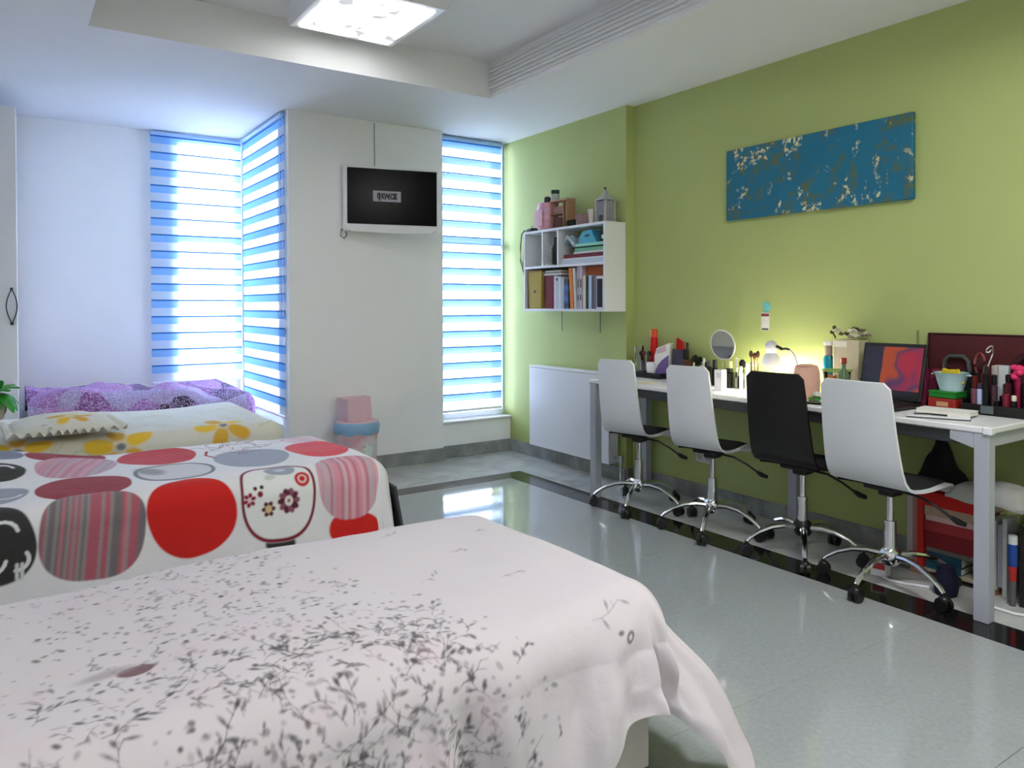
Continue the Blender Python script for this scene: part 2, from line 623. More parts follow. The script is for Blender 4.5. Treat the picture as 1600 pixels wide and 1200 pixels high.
def ceiling_light(cx, cy, label, strength):
    root = thing('ceiling_light', label, 'ceiling light', (cx, cy, CZ))
    h = MB()
    h.prism([(-0.33, 0), (-0.30, -0.082), (0.30, -0.082), (0.33, 0)], 'y', -0.33, 0.33)
    h.build('housing', WHITE, root)
    MB().b2(-0.262, 0.262, -0.29, 0.29, -0.092, -0.0825, 0.003).build('diffuser', diffuser(strength), root)
    return root
ceiling_light(1.60, 3.74, 'square white ceiling lamp with a glowing mottled panel in the coffered ceiling', PANEL[0])
ceiling_light(2.1, 0.4, 'unseen fill light panel added in the coffer behind the viewer, on the desk side', PANEL[1])  # added out of view to brighten the whole room
ceiling_light(0.95, 0.4, 'unseen fill light panel added in the coffer behind the viewer, on the bed side', PANEL[2])  # added out of view to lift the pier, beds and ceiling

# ------------------------------------------------------------------ beds and bedding
def vnoise(x, y, seed=0):
    """Smooth value noise on arrays, about -1..1."""
    rs = np.random.RandomState(seed)
    tab = rs.uniform(-1, 1, (64, 64))
    xi, yi = np.floor(x).astype(int), np.floor(y).astype(int)
    fx, fy = x - xi, y - yi
    fx, fy = fx * fx * (3 - 2 * fx), fy * fy * (3 - 2 * fy)
    g = lambda a, b: tab[a % 64, b % 64]
    return (g(xi, yi) * (1 - fx) + g(xi + 1, yi) * fx) * (1 - fy) + (g(xi, yi + 1) * (1 - fx) + g(xi + 1, yi + 1) * fx) * fy


def sstep(a, b, x):
    t = np.clip((x - a) / (b - a), 0, 1)
    return t * t * (3 - 2 * t)


# <<DRAPE
class Drape:
    """A cloth laid over a bed: cloth coordinates a (towards the foot, +X) and b (across, +Y)."""

    def __init__(s, x0, x1, y0, y1, zt, r, foot, near, far, res, flare=0.12, fold=0.02, seed=1, hump=None, side=None, gather=None):
        s.x0, s.zt, s.r = x0, zt, r
        s.ax, s.bn, s.bf = x1 - r, y0 + r, y1 - r
        q = r * math.pi / 2
        s.a = np.arange(x0, s.ax + q + foot + res, res)
        s.b = np.arange(s.bn - q - near, s.bf + q + far + res, res)
        A, B = np.meshgrid(s.a, s.b, indexing='ij')
        s.A, s.B = A, B
        da = np.maximum(0, A - s.ax)
        dn = np.maximum(0, s.bn - B)
        df = np.maximum(0, B - s.bf)
        db = np.where(dn > 0, -dn, df)
        d = np.hypot(da, db)
        dd = np.maximum(d, 1e-9)
        ux, uy = da / dd, db / dd
        ang = np.arctan2(np.abs(db), da)
        t = np.where(da <= 0, A, np.where(db == 0, B, s.ax + ang * 0.35 * np.sign(db)))
        hang = sstep(r * 0.6, r * 0.6 + 0.28, d)
        cor = np.sin(2 * ang) * (da > 0) * (np.abs(db) > 0)
        wv = vnoise(t * 9 + 3, d * 2.2 + 5, seed) * 0.7 + vnoise(t * 21, d * 4, seed + 1) * 0.3
        bend = d < q
        th = np.minimum(d, q) / r
        rest = np.maximum(0, d - q)
        if gather is not None:
            gz = np.exp(-((np.minimum(A, s.ax) - gather[0]) / gather[1]) ** 2) * (dn > 0) * np.where(da > 0, sstep(0.25, 0.95, ang / (math.pi / 2)), 1.0)
            rest = rest * (1 - gather[2] * gz)
        if side is not None:
            flare = side + (flare - side) * sstep(0.0, 0.5, ux)
        out = np.where(bend, r * np.sin(th), r + flare * rest)
        down = np.where(bend, r * (1 - np.cos(th)), r + rest * np.sqrt(np.maximum(0.1, 1 - flare ** 2)))
        out = out + hang * fold * wv * (1 + 1.2 * cor)
        if gather is not None:
            out = out + hang * gz * 0.018 * np.sin(np.minimum(A, s.ax) * 42 + ang * 9 * (da > 0) + d * 14 + 2 * vnoise(A * 6, d * 9, seed + 7))
        X = np.minimum(A, s.ax) + ux * out
        Y = np.clip(B, s.bn, s.bf) + uy * out
        Z = zt - down
        wr = vnoise(A * 5, B * 5, seed + 2) * 0.006 + vnoise(A * 13, B * 9, seed + 3) * 0.0025
        if hump is not None:
            wr = wr + hump(A, B)
        Z = Z + wr * (1 - sstep(0, q * 1.1, d))
        s.P = np.stack([X, Y, np.maximum(Z, 0.012)], -1)
# DRAPE>>

    def canvas(s, col):
        s.C = np.ones((*s.A.shape, 4), np.float32)
        s.C[..., :3] = col
        s.res = s.a[1] - s.a[0]

    def win(s, a, b, R):
        i0 = max(0, int((a - R - s.a[0]) / s.res)); i1 = min(len(s.a), int((a + R - s.a[0]) / s.res) + 2)
        j0 = max(0, int((b - R - s.b[0]) / s.res)); j1 = min(len(s.b), int((b + R - s.b[0]) / s.res) + 2)
        return (slice(i0, i1), slice(j0, j1)) if i1 > i0 and j1 > j0 else None

    def blend(s, w_, mask, col):
        c = s.C[w_]
        c[..., :3] += (np.asarray(col) - c[..., :3]) * np.clip(mask, 0, 1)[..., None]

    def ellipse(s, a, b, ra, rb, rot, col, alpha=1.0, power=2.0, ring=0.0, stripes=None, edge=1.2):
        w_ = s.win(a, b, max(ra, rb) * 1.25 + 0.01)
        if not w_:
            return
        x, y = s.A[w_] - a, s.B[w_] - b
        c_, s_ = math.cos(rot), math.sin(rot)
        u, v = (x * c_ + y * s_) / ra, (-x * s_ + y * c_) / rb
        q = (np.abs(u) ** power + np.abs(v) ** power) ** (1 / power)
        e = edge * s.res / min(ra, rb)
        mk = 1 - sstep(1 - e, 1 + e, q)
        if ring:
            mk = mk * sstep(1 - ring - e, 1 - ring + e, q)
        if stripes:
            col = stripes(x * c_ + y * s_, -x * s_ + y * c_)
        s.blend(w_, mk * alpha, col)

    def stroke(s, pts, wid, col, alpha=1.0):
        for (a0, b0), (a1, b1) in zip(pts, pts[1:]):
            L = math.hypot(a1 - a0, b1 - b0)
            w_ = s.win((a0 + a1) / 2, (b0 + b1) / 2, L / 2 + wid + s.res)
            if not w_ or L < 1e-6:
                continue
            x, y = s.A[w_], s.B[w_]
            t = np.clip(((x - a0) * (a1 - a0) + (y - b0) * (b1 - b0)) / (L * L), 0, 1)
            d = np.hypot(x - a0 - t * (a1 - a0), y - b0 - t * (b1 - b0))
            s.blend(w_, alpha * (1 - sstep(wid - s.res * 0.7, wid + s.res * 0.9, d)), col)

    def build(s, name, M, parent=None):
        ni, nj = s.A.shape
        idx = np.arange(ni * nj).reshape(ni, nj)
        q = np.stack([idx[:-1, :-1], idx[1:, :-1], idx[1:, 1:], idx[:-1, 1:]], -1).reshape(-1, 4)
        me = bpy.data.meshes.new(name)
        me.vertices.add(ni * nj)
        me.vertices.foreach_set('co', s.P.reshape(-1).astype(np.float32))
        me.loops.add(q.size)
        me.loops.foreach_set('vertex_index', q.reshape(-1).astype(np.int32))
        me.polygons.add(len(q))
        me.polygons.foreach_set('loop_start', np.arange(0, q.size, 4, dtype=np.int32))
        me.polygons.foreach_set('loop_total', np.full(len(q), 4, np.int32))
        me.update(calc_edges=True)
        if hasattr(s, 'C'):
            at = me.color_attributes.new('print', 'FLOAT_COLOR', 'POINT')
            at.data.foreach_set('color', s.C.reshape(-1))
        me.materials.append(M)
        me.shade_smooth()
        o = bpy.data.objects.new(name, me)
        COL.objects.link(o)
        if parent:
            o.parent = parent
        return o


CLOTH = cloth_mat('printed_cotton')


def bed(label, x0, x1, y0, y1, zt, base_mat, bz=0.30):
    root = thing('bed', label, 'bed', ((x0 + x1) / 2, (y0 + y1) / 2, 0), 0, 'single beds in a row')
    hx, hy = (x1 - x0) / 2, (y1 - y0) / 2
    MB().b2(-hx, hx, -hy, hy, 0.06, bz, 0.006).build('bed_base', base_mat, root)
    MB().b2(-hx + 0.01, hx - 0.01, -hy + 0.01, hy - 0.01, bz + 0.001, zt, 0.04, 3).build('mattress', WHITE_M, root, True)
    for sx in (-1, 1):
        for sy in (-1, 1):
            MB().b2(sx * (hx - 0.06) - 0.03, sx * (hx - 0.06) + 0.03, sy * (hy - 0.06) - 0.03, sy * (hy - 0.06) + 0.03, 0, 0.06).build('leg', DARKG, root)
    return root


# bed 1, nearest
bed('nearest single bed, under the white duvet with the grey twig print, pale beige base', XL + 0.02, 1.335, 1.36, 2.19, 0.495, BEIGE)
# <<D1
def hump1(A, B):
    return 0.018 * vnoise(A * 2.1, B * 2.4, 31) + 0.03 * (1 - sstep(-0.35, 0.25, A)) * sstep(1.3, 1.5, B) * (1 - sstep(2.0, 2.2, B))
d1 = Drape(XL + 0.05, 1.40, 1.30, 2.245, 0.52, 0.12, 0.31, 0.27, 0.2, 0.0026, flare=0.45, side=0.16, fold=0.06, gather=(1.24, 0.16, 0.5), seed=5, hump=hump1)
# D1>>
d1.canvas(S(208, 200, 204))
rng = random.Random(11)
INK = S(74, 70, 74)
INK2 = S(136, 130, 136)


def dens1(a, b):
    """How dense the twig print is at a spot of the cloth."""
    d = 1.0
    edge = 1.02 - 0.42 * max(0, (b - 1.25))
    d *= max(0.0, min(1.0, (edge - a) / 0.22))
    d *= 0.25 + 0.75 * max(0.0, min(1.0, (a - 0.02) / 0.25))
    if b < 1.12:
        d *= 0.75
    return d


def sprig(a, b, size, ang, ink, al):
    pts = [(a, b)]
    x, y, t = a, b, ang
    n = rng.randint(3, 5)
    for k in range(n):
        t += rng.uniform(-0.45, 0.45)
        x += math.cos(t) * size / n
        y += math.sin(t) * size / n
        pts.append((x, y))
        if rng.random() < 0.8:
            tt = t + rng.choice((-1, 1)) * rng.uniform(0.5, 1.2)
            l = size * rng.uniform(0.12, 0.26)
            ex, ey = x + math.cos(tt) * l, y + math.sin(tt) * l
            d1.stroke([(x, y), (ex, ey)], 0.0008, ink, al * 0.6)
            if rng.random() < 0.75:
                d1.ellipse(ex, ey, min(0.011, size * rng.uniform(0.08, 0.18)), min(0.0045, size * rng.uniform(0.04, 0.07)), tt, ink, al * rng.uniform(0.6, 1))
    d1.stroke(pts, 0.0008, ink, al * 0.7)
    if rng.random() < 0.5:
        d1.ellipse(x, y, min(0.011, size * 0.12), min(0.0045, size * 0.055), t, ink, al)

for k in range(3000):
    a, b = rng.uniform(-0.5, 1.1), rng.uniform(0.95, 2.26)
    if rng.random() < dens1(a, b):
        r_ = rng.uniform(0.002, 0.0062)
        d1.ellipse(a, b, r_ * rng.uniform(1, 1.7), r_, rng.uniform(0, 3.1), INK if rng.random() < 0.45 else INK2, rng.uniform(0.35, 0.9))
for k in range(360):
    a, b = rng.uniform(-0.4, 1.1), rng.uniform(0.95, 2.24)
    if rng.random() < dens1(a, b):
        sprig(a, b, rng.uniform(0.018, 0.05), rng.uniform(0, 6.28), INK if rng.random() < 0.5 else INK2, rng.uniform(0.4, 0.8))
for k in range(210):
    a, b = rng.uniform(0.02, 0.95), rng.uniform(0.98, 1.52)
    if rng.random() < dens1(a, b):
        sprig(a, b, rng.uniform(0.04, 0.085), rng.uniform(0.2, 2.9), INK, rng.uniform(0.6, 0.95))
for k in range(60):      # soft pinkish blots behind the twigs
    a, b = rng.uniform(-0.2, 0.95), rng.uniform(1.0, 2.1)
    d1.ellipse(a, b, rng.uniform(0.02, 0.05), rng.uniform(0.012, 0.03), rng.uniform(0, 3), S(214, 190, 198), 0.25, edge=5)
for a, b, sz, an in [(1.06, 1.62, 0.06, 0.4), (1.04, 1.86, 0.05, 0.3), (0.92, 2.05, 0.05, 0.2), (1.13, 1.33, 0.10, -0.3), (1.2, 1.98, 0.03, 0.1), (0.88, 1.72, 0.07, 0.5)]:
    sprig(a, b, sz, an, INK2, 0.8)
d1.ellipse(1.215, 1.27, 0.016, 0.011, 0.6, S(84, 66, 74), 0.9, ring=0.5)
d1.ellipse(1.19, 1.285, 0.008, 0.005, 0.2, S(84, 66, 74), 0.8)
d1.ellipse(0.205, 1.60, 0.034, 0.022, 0.2, S(92, 46, 54), 0.85)
d1.ellipse(0.16, 1.615, 0.05, 0.018, 0.2, S(150, 140, 144), 0.7, edge=4)
o = d1.build('duvet', CLOTH)
tag(o, 'white duvet with a dark grey twig and leaf print on the nearest bed', 'duvet')

# bed 2, big dots
bed('second bed from the viewer, under the duvet with big red and striped dots', XL + 0.02, 1.385, 3.13, 3.98, 0.505, DARKG)
# <<D2
def hump2(A, B):
    return 0.012 * vnoise(A * 2.4, B * 2.1, 41) + 0.07 * (1 - sstep(-0.25, 0.45, A)) * sstep(3.45, 3.75, B) * (1 - sstep(4.0, 4.2, B) * 0.4)
d2 = Drape(XL + 0.05, 1.44, 3.06, 4.05, 0.53, 0.10, 0.22, 0.30, 0.2, 0.0033, flare=0.14, fold=0.014, seed=9, hump=hump2)
# D2>>
d2.canvas(S(232, 230, 232))
RED, DRED, SGREY, CHAR = S(206, 40, 36), S(150, 34, 52), S(158, 164, 178), S(58, 58, 58)


def stripe_fn(seed, c=(S(176, 96, 110), S(150, 146, 146), S(196, 120, 130), S(120, 112, 116)), wid=0.0095):
    tab = np.array([c[i % len(c)] for i in random.Random(seed).choices(range(len(c)), k=97)])
    return lambda u, v: sum(tab[(np.floor((u + o_ * wid * 0.16) / wid).astype(int)) % 97] for o_ in range(-3, 4)) / 7.0
for (a, b, ra, rb, rot, col) in [(0.226, 3.89, 0.157, 0.12, 0.2, DRED), (0.583, 3.79, 0.165, 0.19, -0.25, S(200, 54, 66)), (0.25, 3.29, 0.161, 0.18, -0.04, DRED),
                                 (0.934, 3.511, 0.158, 0.235, -0.09, SGREY), (1.245, 3.532, 0.135, 0.25, -0.08, S(222, 70, 82)), (0.95, 4.10, 0.15, 0.10, 0, SGREY),
                                 (-0.05, 3.864, 0.115, 0.116, -0.4, S(124, 128, 146)), (-0.04, 3.608, 0.11, 0.085, -0.2, CHAR), (-0.04, 3.31, 0.11, 0.13, -0.2, S(150, 154, 168)),
                                 (-0.03, 3.00, 0.112, 0.15, 0.3, CHAR), (0.595, 3.005, 0.158, 0.17, 0.3, RED), (1.242, 2.834, 0.115, 0.075, -0.2, RED),
                                 (0.92, 2.83, 0.06, 0.03, -0.1, CHAR)]:
    d2.ellipse(a, b, ra, rb, rot, col, 1.0, power=2.25)
d2.ellipse(0.255, 3.68, 0.145, 0.21, -0.3, None, 1, power=2.3, stripes=stripe_fn(2, (S(198, 140, 156), S(186, 176, 184), S(212, 160, 172))))
d2.ellipse(0.262, 2.99, 0.168, 0.17, -0.1, None, 1, power=2.7, stripes=stripe_fn(4))
d2.ellipse(1.231, 3.063, 0.138, 0.185, -0.05, None, 1, power=2.4, stripes=stripe_fn(8, (S(214, 150, 164), S(200, 176, 184), S(196, 116, 130), S(222, 180, 188))))
d2.ellipse(1.30, 3.90, 0.11, 0.15, 0.2, None, 0.7, power=2.2, stripes=stripe_fn(9, (S(216, 172, 182), S(226, 200, 206))))
# sketchy grey outline dot
d2.ellipse(0.588, 3.388, 0.155, 0.20, -0.07, S(196, 192, 196), 0.6, power=2.2)
d2.ellipse(0.588, 3.388, 0.155, 0.20, -0.07, S(120, 120, 126), 1.0, power=2.2, ring=0.10)
d2.ellipse(0.50, 3.44, 0.05, 0.09, 0.2, S(134, 134, 140), 0.8, edge=6)
# medallion dot with flowers
d2.ellipse(0.926, 3.035, 0.152, 0.20, -0.03, S(234, 234, 232), 1.0, power=2.5)
d2.ellipse(0.926, 3.035, 0.152, 0.20, -0.03, S(124, 24, 46), 1.0, power=2.5, ring=0.075)
d2.ellipse(0.955, 3.165, 0.062, 0.05, -0.1, SGREY, 1, power=2.6)
d2.ellipse(0.955, 3.165, 0.024, 0.018, 0, S(206, 208, 216), 1)
d2.ellipse(0.90, 3.11, 0.022, 0.016, 0.2, S(204, 210, 196), 1)
d2.ellipse(1.027, 3.08, 0.031, 0.036, 0, S(196, 36, 44), 1)
d2.ellipse(1.027, 3.08, 0.019, 0.022, 0, S(224, 200, 190), 1, ring=0.4)
for k in range(10):
    t = k * PI / 5
    d2.ellipse(0.962 + 0.028 * math.cos(t), 2.995 + 0.034 * math.sin(t), 0.018, 0.013, t, S(96, 40, 56) if k % 2 else S(140, 84, 100), 1)
d2.ellipse(0.962, 2.995, 0.017, 0.021, 0, S(230, 224, 216), 1)
d2.ellipse(0.962, 2.995, 0.006, 0.007, 0, S(120, 90, 90), 1)
for k in range(6):
    t = k * PI / 3
    d2.ellipse(0.879 + 0.017 * math.cos(t), 2.973 + 0.021 * math.sin(t), 0.011, 0.009, t, S(88, 36, 36), 1)
    d2.ellipse(0.806 + 0.016 * math.cos(t + 0.3), 3.018 + 0.020 * math.sin(t + 0.3), 0.010, 0.008, t + 0.3, S(146, 28, 52), 1)
d2.ellipse(0.879, 2.973, 0.013, 0.016, 0, S(216, 186, 140), 1)
d2.ellipse(0.806, 3.018, 0.006, 0.007, 0, S(220, 190, 190), 1)
d2.ellipse(0.849, 3.037, 0.011, 0.013, 0, S(140, 36, 56), 1)
d2.ellipse(0.832, 3.063, 0.008, 0.009, 0, S(90, 30, 40), 1)
d2.ellipse(0.858, 3.066, 0.008, 0.009, 0, S(60, 30, 36), 1)
# scribbled line drawing near the far foot corner
rng = random.Random(3)
for k in range(26):
    a, b = rng.uniform(0.80, 1.12), rng.uniform(3.68, 4.0)
    pts = [(a, b)]
    t = rng.uniform(0, 6)
    for q in range(5):
        t += rng.uniform(-1.1, 1.1)
        pts.append((pts[-1][0] + 0.03 * math.cos(t), pts[-1][1] + 0.04 * math.sin(t)))
    d2.stroke(pts, 0.0024, S(150, 64, 90) if k % 3 else S(130, 120, 130), 0.75)
d2.stroke([(0.80, 3.62), (0.775, 3.70), (0.80, 3.80)], 0.006, S(176, 40, 60))
# white scrolls on the charcoal dots
for cx_, cy_, r_, a0, a1 in [(-0.01, 3.02, 0.045, 0.2, 4.2), (-0.05, 2.94, 0.05, 3.4, 6.1), (0.03, 2.93, 0.035, 4.6, 6.9), (-0.01, 3.62, 0.04, 0.4, 3.4), (0.0, 3.30, 0.05, 3.5, 6.0), (-0.06, 3.06, 0.03, 1.0, 4.6)]:
    d2.stroke([(cx_ + r_ * math.cos(a0 + (a1 - a0) * k / 10), cy_ + r_ * math.sin(a0 + (a1 - a0) * k / 10)) for k in range(11)], 0.0055, S(226, 226, 228))
for a0, b0 in [(0.03, 2.865), (0.045, 2.865)]:
    d2.stroke([(a0, b0), (a0, b0 + 0.05)], 0.005, S(214, 214, 214))

o = d2.build('duvet', CLOTH)
tag(o, 'white duvet with large red, grey and pink striped dots on the second bed', 'duvet')

# dark blanket corner hanging out at the foot of bed 2
vb = MB()
vb.grid([[(1.452 + 0.02 * i + 0.012 * (j % 2), 3.10 + 0.12 * j + 0.01 * i, 0.40 - 0.085 * i) for j in range(8)] for i in range(5)], 0.012, lambda i, j: Vector((1, 0, 0.2)))
tag(vb.build('blanket', mat('charcoal_blanket', S(64, 66, 70), 0.95, var=0.15, scale=80), smooth=True), 'charcoal blanket edge hanging at the foot end of the dotted bed', 'blanket')

# bed 3, yellow flowers
bed('third bed from the viewer, under the cream cover with yellow flowers', XL + 0.02, 1.315, 4.42, 5.42, 0.53, WHITE_M)
# <<D3
def hump3(A, B):
    return 0.010 * vnoise(A * 2.4, B * 2.1, 51)
d3 = Drape(XL + 0.05, 1.365, 4.36, 5.49, 0.55, 0.09, 0.24, 0.30, 0.15, 0.0075, flare=0.1, fold=0.015, seed=13, hump=hump3)
# D3>>
d3.canvas(S(226, 222, 206))
YEL, YEL2, OLV = S(240, 196, 40), S(226, 170, 30), S(176, 176, 110)
rng = random.Random(23)


def bigflower(d, a, b, r, n, rot, sq=1.0):
    for k in range(n):
        t = rot + 2 * PI * k / n
        d.ellipse(a + math.cos(t) * r * 0.62, b + math.sin(t) * r * 0.62 * sq, r * 0.42, r * 0.26, t, YEL if k % 2 else YEL2, 0.95, power=2.4)
    d.ellipse(a, b, r * 0.14, r * 0.12, 0, S(110, 104, 110), 0.9)
for a, b, r in [(0.50, 4.34, 0.165), (1.02, 4.42, 0.15), (0.05, 4.36, 0.15), (-0.3, 4.6, 0.14), (0.75, 5.0, 0.10), (0.25, 4.95, 0.09), (1.2, 5.1, 0.08)]:
    bigflower(d3, a, b, r, 5, rng.uniform(0, 6)) if b < 4.9 else d3.ellipse(a, b, r, r * 0.4, 0.2, S(206, 196, 160), 0.5, edge=6)
for k in range(46):
    a, b = rng.uniform(-0.4, 1.3), rng.uniform(4.1, 5.4)
    pts = [(a, b)]
    t = rng.uniform(0, 6)
    for q in range(6):
        t += rng.uniform(-0.7, 0.9)
        pts.append((pts[-1][0] + 0.025 * math.cos(t), pts[-1][1] + 0.025 * math.sin(t)))
    d3.stroke(pts, 0.003, OLV, 0.35)
o = d3.build('bed_cover', CLOTH)
tag(o, 'cream bed cover printed with large yellow flowers on the third bed', 'bed cover')

# ruffled pillow on bed 3
pl = Drape(0.0, 0.5, 0.0, 0.5, 0, 0.05, 0, 0, 0, 0.006)
aa, bb = np.meshgrid(np.linspace(-1, 1, 90), np.linspace(-1, 1, 110), indexing='ij')


def pillow(name, loc, sx, sy, h, rz, label, paint, seed):
    rr = np.maximum(np.abs(aa), np.abs(bb))
    body = (1 - np.clip(np.abs(aa) / 0.86, 0, 1) ** 2.6) ** 0.6 * (1 - np.clip(np.abs(bb) / 0.88, 0, 1) ** 2.6) ** 0.6
    ruff = sstep(0.86, 0.95, rr)
    phi = np.arctan2(bb, aa)
    lump = 0.14 * vnoise(aa * 3 + 7, bb * 3 + 2, seed)
    Z1 = h * body * (1 + lump) + ruff * 0.012 * np.sin(phi * 46)
    Z0 = -h * 0.55 * body + ruff * 0.012 * np.sin(phi * 46) - 0.003
    ca, sa = math.cos(rz), math.sin(rz)
    x, y = aa * sx, bb * sy
    X, Y = loc[0] + x * ca - y * sa, loc[1] + x * sa + y * ca
    p = Drape.__new__(Drape)
    p.a, p.b = np.linspace(-sx, sx, 90), np.linspace(-sy, sy, 110)
    p.A, p.B = aa * sx, bb * sy
    p.canvas(S(224, 220, 206))
    p.res = p.a[1] - p.a[0]
    paint(p)
    P1, P0 = np.stack([X, Y, loc[2] + Z1], -1), np.stack([X, Y, loc[2] + Z0], -1)
    ni, nj = aa.shape
    idx = np.arange(ni * nj).reshape(ni, nj)
    q = np.stack([idx[:-1, :-1], idx[1:, :-1], idx[1:, 1:], idx[:-1, 1:]], -1).reshape(-1, 4)
    q = np.concatenate([q, (q + ni * nj)[:, ::-1]])
    me = bpy.data.meshes.new(name)
    me.from_pydata(np.concatenate([P1.reshape(-1, 3), P0.reshape(-1, 3)]).tolist(), [], q.tolist())
    at = me.color_attributes.new('print', 'FLOAT_COLOR', 'POINT')
    at.data.foreach_set('color', np.concatenate([p.C.reshape(-1), p.C.reshape(-1)]))
    me.materials.append(CLOTH)
    me.shade_smooth()
    ob = bpy.data.objects.new(name, me)
    COL.objects.link(ob)
    return tag(ob, label, 'pillow')


def paint_yellow(p):
    bigflower(p, 0.02, -0.1, 0.10, 5, 0.4)
    bigflower(p, 0.12, 0.06, 0.09, 5, 1.2)
    for k in range(40):
        p.ellipse(rng.uniform(-0.24, 0.24), rng.uniform(-0.3, 0.3), rng.uniform(0.01, 0.035), rng.uniform(0.006, 0.014), rng.uniform(0, 3), OLV if k % 3 else S(150, 140, 96), 0.6)
pillow('pillow', (0.25, 4.53, 0.603), 0.26, 0.25, 0.062, 0.05, 'cream ruffled pillow with yellow flowers, at the left end of the third bed', paint_yellow, 3)

# bed 4, purple, in the alcove
bed('last bed, at the back of the alcove, under the purple quilt', 0.14, 1.50, 5.68, 6.36, 0.49, WHITE_M)
def hump4(A, B):
    return 0.06 * vnoise(A * 3.1 + 2, B * 3.6, 61) + 0.035 * vnoise(A * 7.3, B * 6.5, 62) + 0.05 * sstep(5.75, 6.2, B) + 0.02 * sstep(0.9, 0.3, A)
d4 = Drape(0.12, 1.54, 5.60, 6.36, 0.585, 0.09, 0.16, 0.20, 0.01, 0.010, flare=0.02, fold=0.01, seed=17, hump=hump4)
PURP = ramp_mat('purple_print_cloth', [(0.0, S(160, 112, 174)), (0.30, S(184, 138, 190)), (0.42, S(78, 58, 92)), (0.52, S(164, 152, 188)), (0.70, S(130, 78, 136)), (0.80, S(62, 52, 72)), (0.93, S(176, 128, 184))], 5.5, 0.9, tex='voronoi', interp='CONSTANT', spec=0.15)
n_ = PURP.node_tree
vor = [x for x in n_.nodes if x.type == 'TEX_VORONOI'][0]
sp_ = n_.nodes.new('ShaderNodeTexNoise'); sp_.inputs['Scale'].default_value = 95; sp_.inputs['Detail'].default_value = 4
rp_ = n_.nodes.new('ShaderNodeValToRGB'); rp_.color_ramp.elements[0].position = 0.47; rp_.color_ramp.elements[1].position = 0.58
mx_ = n_.nodes.new('ShaderNodeMix'); mx_.data_type = 'RGBA'; mx_.inputs[7].default_value = (*S(232, 206, 236), 1)
n_.links.new(n_.nodes['Texture Coordinate'].outputs['Object'], sp_.inputs['Vector'])
n_.links.new(sp_.outputs['Fac'], rp_.inputs[0])
mul = n_.nodes.new('ShaderNodeMath'); mul.operation = 'MULTIPLY'; mul.inputs[1].default_value = 0.55
n_.links.new(rp_.outputs[0], mul.inputs[0]); n_.links.new(mul.outputs[0], mx_.inputs[0])
n_.links.new(n_.nodes['Color Ramp'].outputs[0], mx_.inputs[6])
n_.links.new(mx_.outputs[2], n_.nodes['Principled BSDF'].inputs['Base Color'])
tag(d4.build('quilt', PURP), 'rumpled purple and grey patterned quilt on the last bed', 'quilt')

# wardrobe, nightstand and plant at the left edge
wd = thing('wardrobe', 'white wardrobe at the left edge with a leaf-shaped metal handle', 'wardrobe', (-0.27, 5.82, 0))
MB().b2(-0.36, 0.345, -0.22, 0.5, 0.0, 2.46, 0.004).build('carcass', WHITE, wd)
dr = MB().b2(-0.35, 0.343, -0.243, -0.222, 0.06, 2.45, 0.004).build('door', WHITE, wd)
hm = MB()
for s in (-1, 1):
    hm.tube([(0.312 + s * 0.028 * math.sin(PI * k / 10), -0.262, 1.115 + 0.215 * k / 10) for k in range(11)], 0.0035, 6)
hm.ball((0.312, -0.255, 1.115), 0.011, 8)
hm.ball((0.312, -0.255, 1.33), 0.009, 8)
hm.build('handle', mat('dark_bronze', S(60, 62, 74), 0.35, 0.8), dr, True)

ns = thing('nightstand', 'small white nightstand between the dotted and the yellow-flowered bed', 'nightstand', (-0.2, 4.19, 0))
MB().b2(-0.22, 0.17, -0.075, 0.09, 0.0, 0.68, 0.004).build('carcass', WHITE, ns)
MB().b2(-0.23, 0.18, -0.085, 0.095, 0.681, 0.70, 0.004).build('top', WHITE, ns)
dw = MB().b2(-0.20, 0.15, -0.083, -0.0755, 0.42, 0.66, 0.003).build('drawer', WHITE, ns)
MB().ball((-0.02, -0.089, 0.47), 0.008, 8).build('knob', CHROME, dw, True)
pt = thing('potted_plant', 'green leafy plant in a pale pot on the nightstand at the left edge', 'plant', (-0.045, 4.19, 0.7005))
MB().lathe([(0, 0), (0.042, 0), (0.058, 0.10), (0.062, 0.105), (0.054, 0.105), (0.05, 0.09), (0, 0.088)], n=18).build('pot', mat('pale_pot', S(206, 198, 190), 0.6), pt, True)
MB().lathe([(0, 0.086), (0.05, 0.0905), (0, 0.095)], n=12).build('soil', mat('soil', S(60, 44, 34), 0.95, var=0.4, scale=120), pt)
LEAF = mat('leaf_green', S(44, 150, 40), 0.4, var=0.25, scale=20)
rng = random.Random(5)
for k in range(15):
    t = k * 2.4 + rng.uniform(-0.3, 0.3)
    L = rng.uniform(0.09, 0.15)
    el = rng.choice((1.15, 0.8, 0.45, 0.1, -0.35))
    lm = MB()
    rows = []
    for i in range(7):
        s = i / 6
        x = L * s * math.cos(el - 0.9 * s)
        z = 0.10 + 0.02 + L * s * math.sin(el) - 0.055 * s * s
        wv = 0.034 * math.sin(PI * min(1, s * 0.9 + 0.08)) ** 0.8
        rows.append([Vector((x * math.cos(t) - j * wv * math.sin(t), x * math.sin(t) + j * wv * math.cos(t), z - 0.006 * abs(j))) for j in (-1, 0, 1)])
    lm.grid(rows, 0.0015, lambda i, j: Vector((0, 0, 1)))
    lm.build('leaf', LEAF, pt, True)
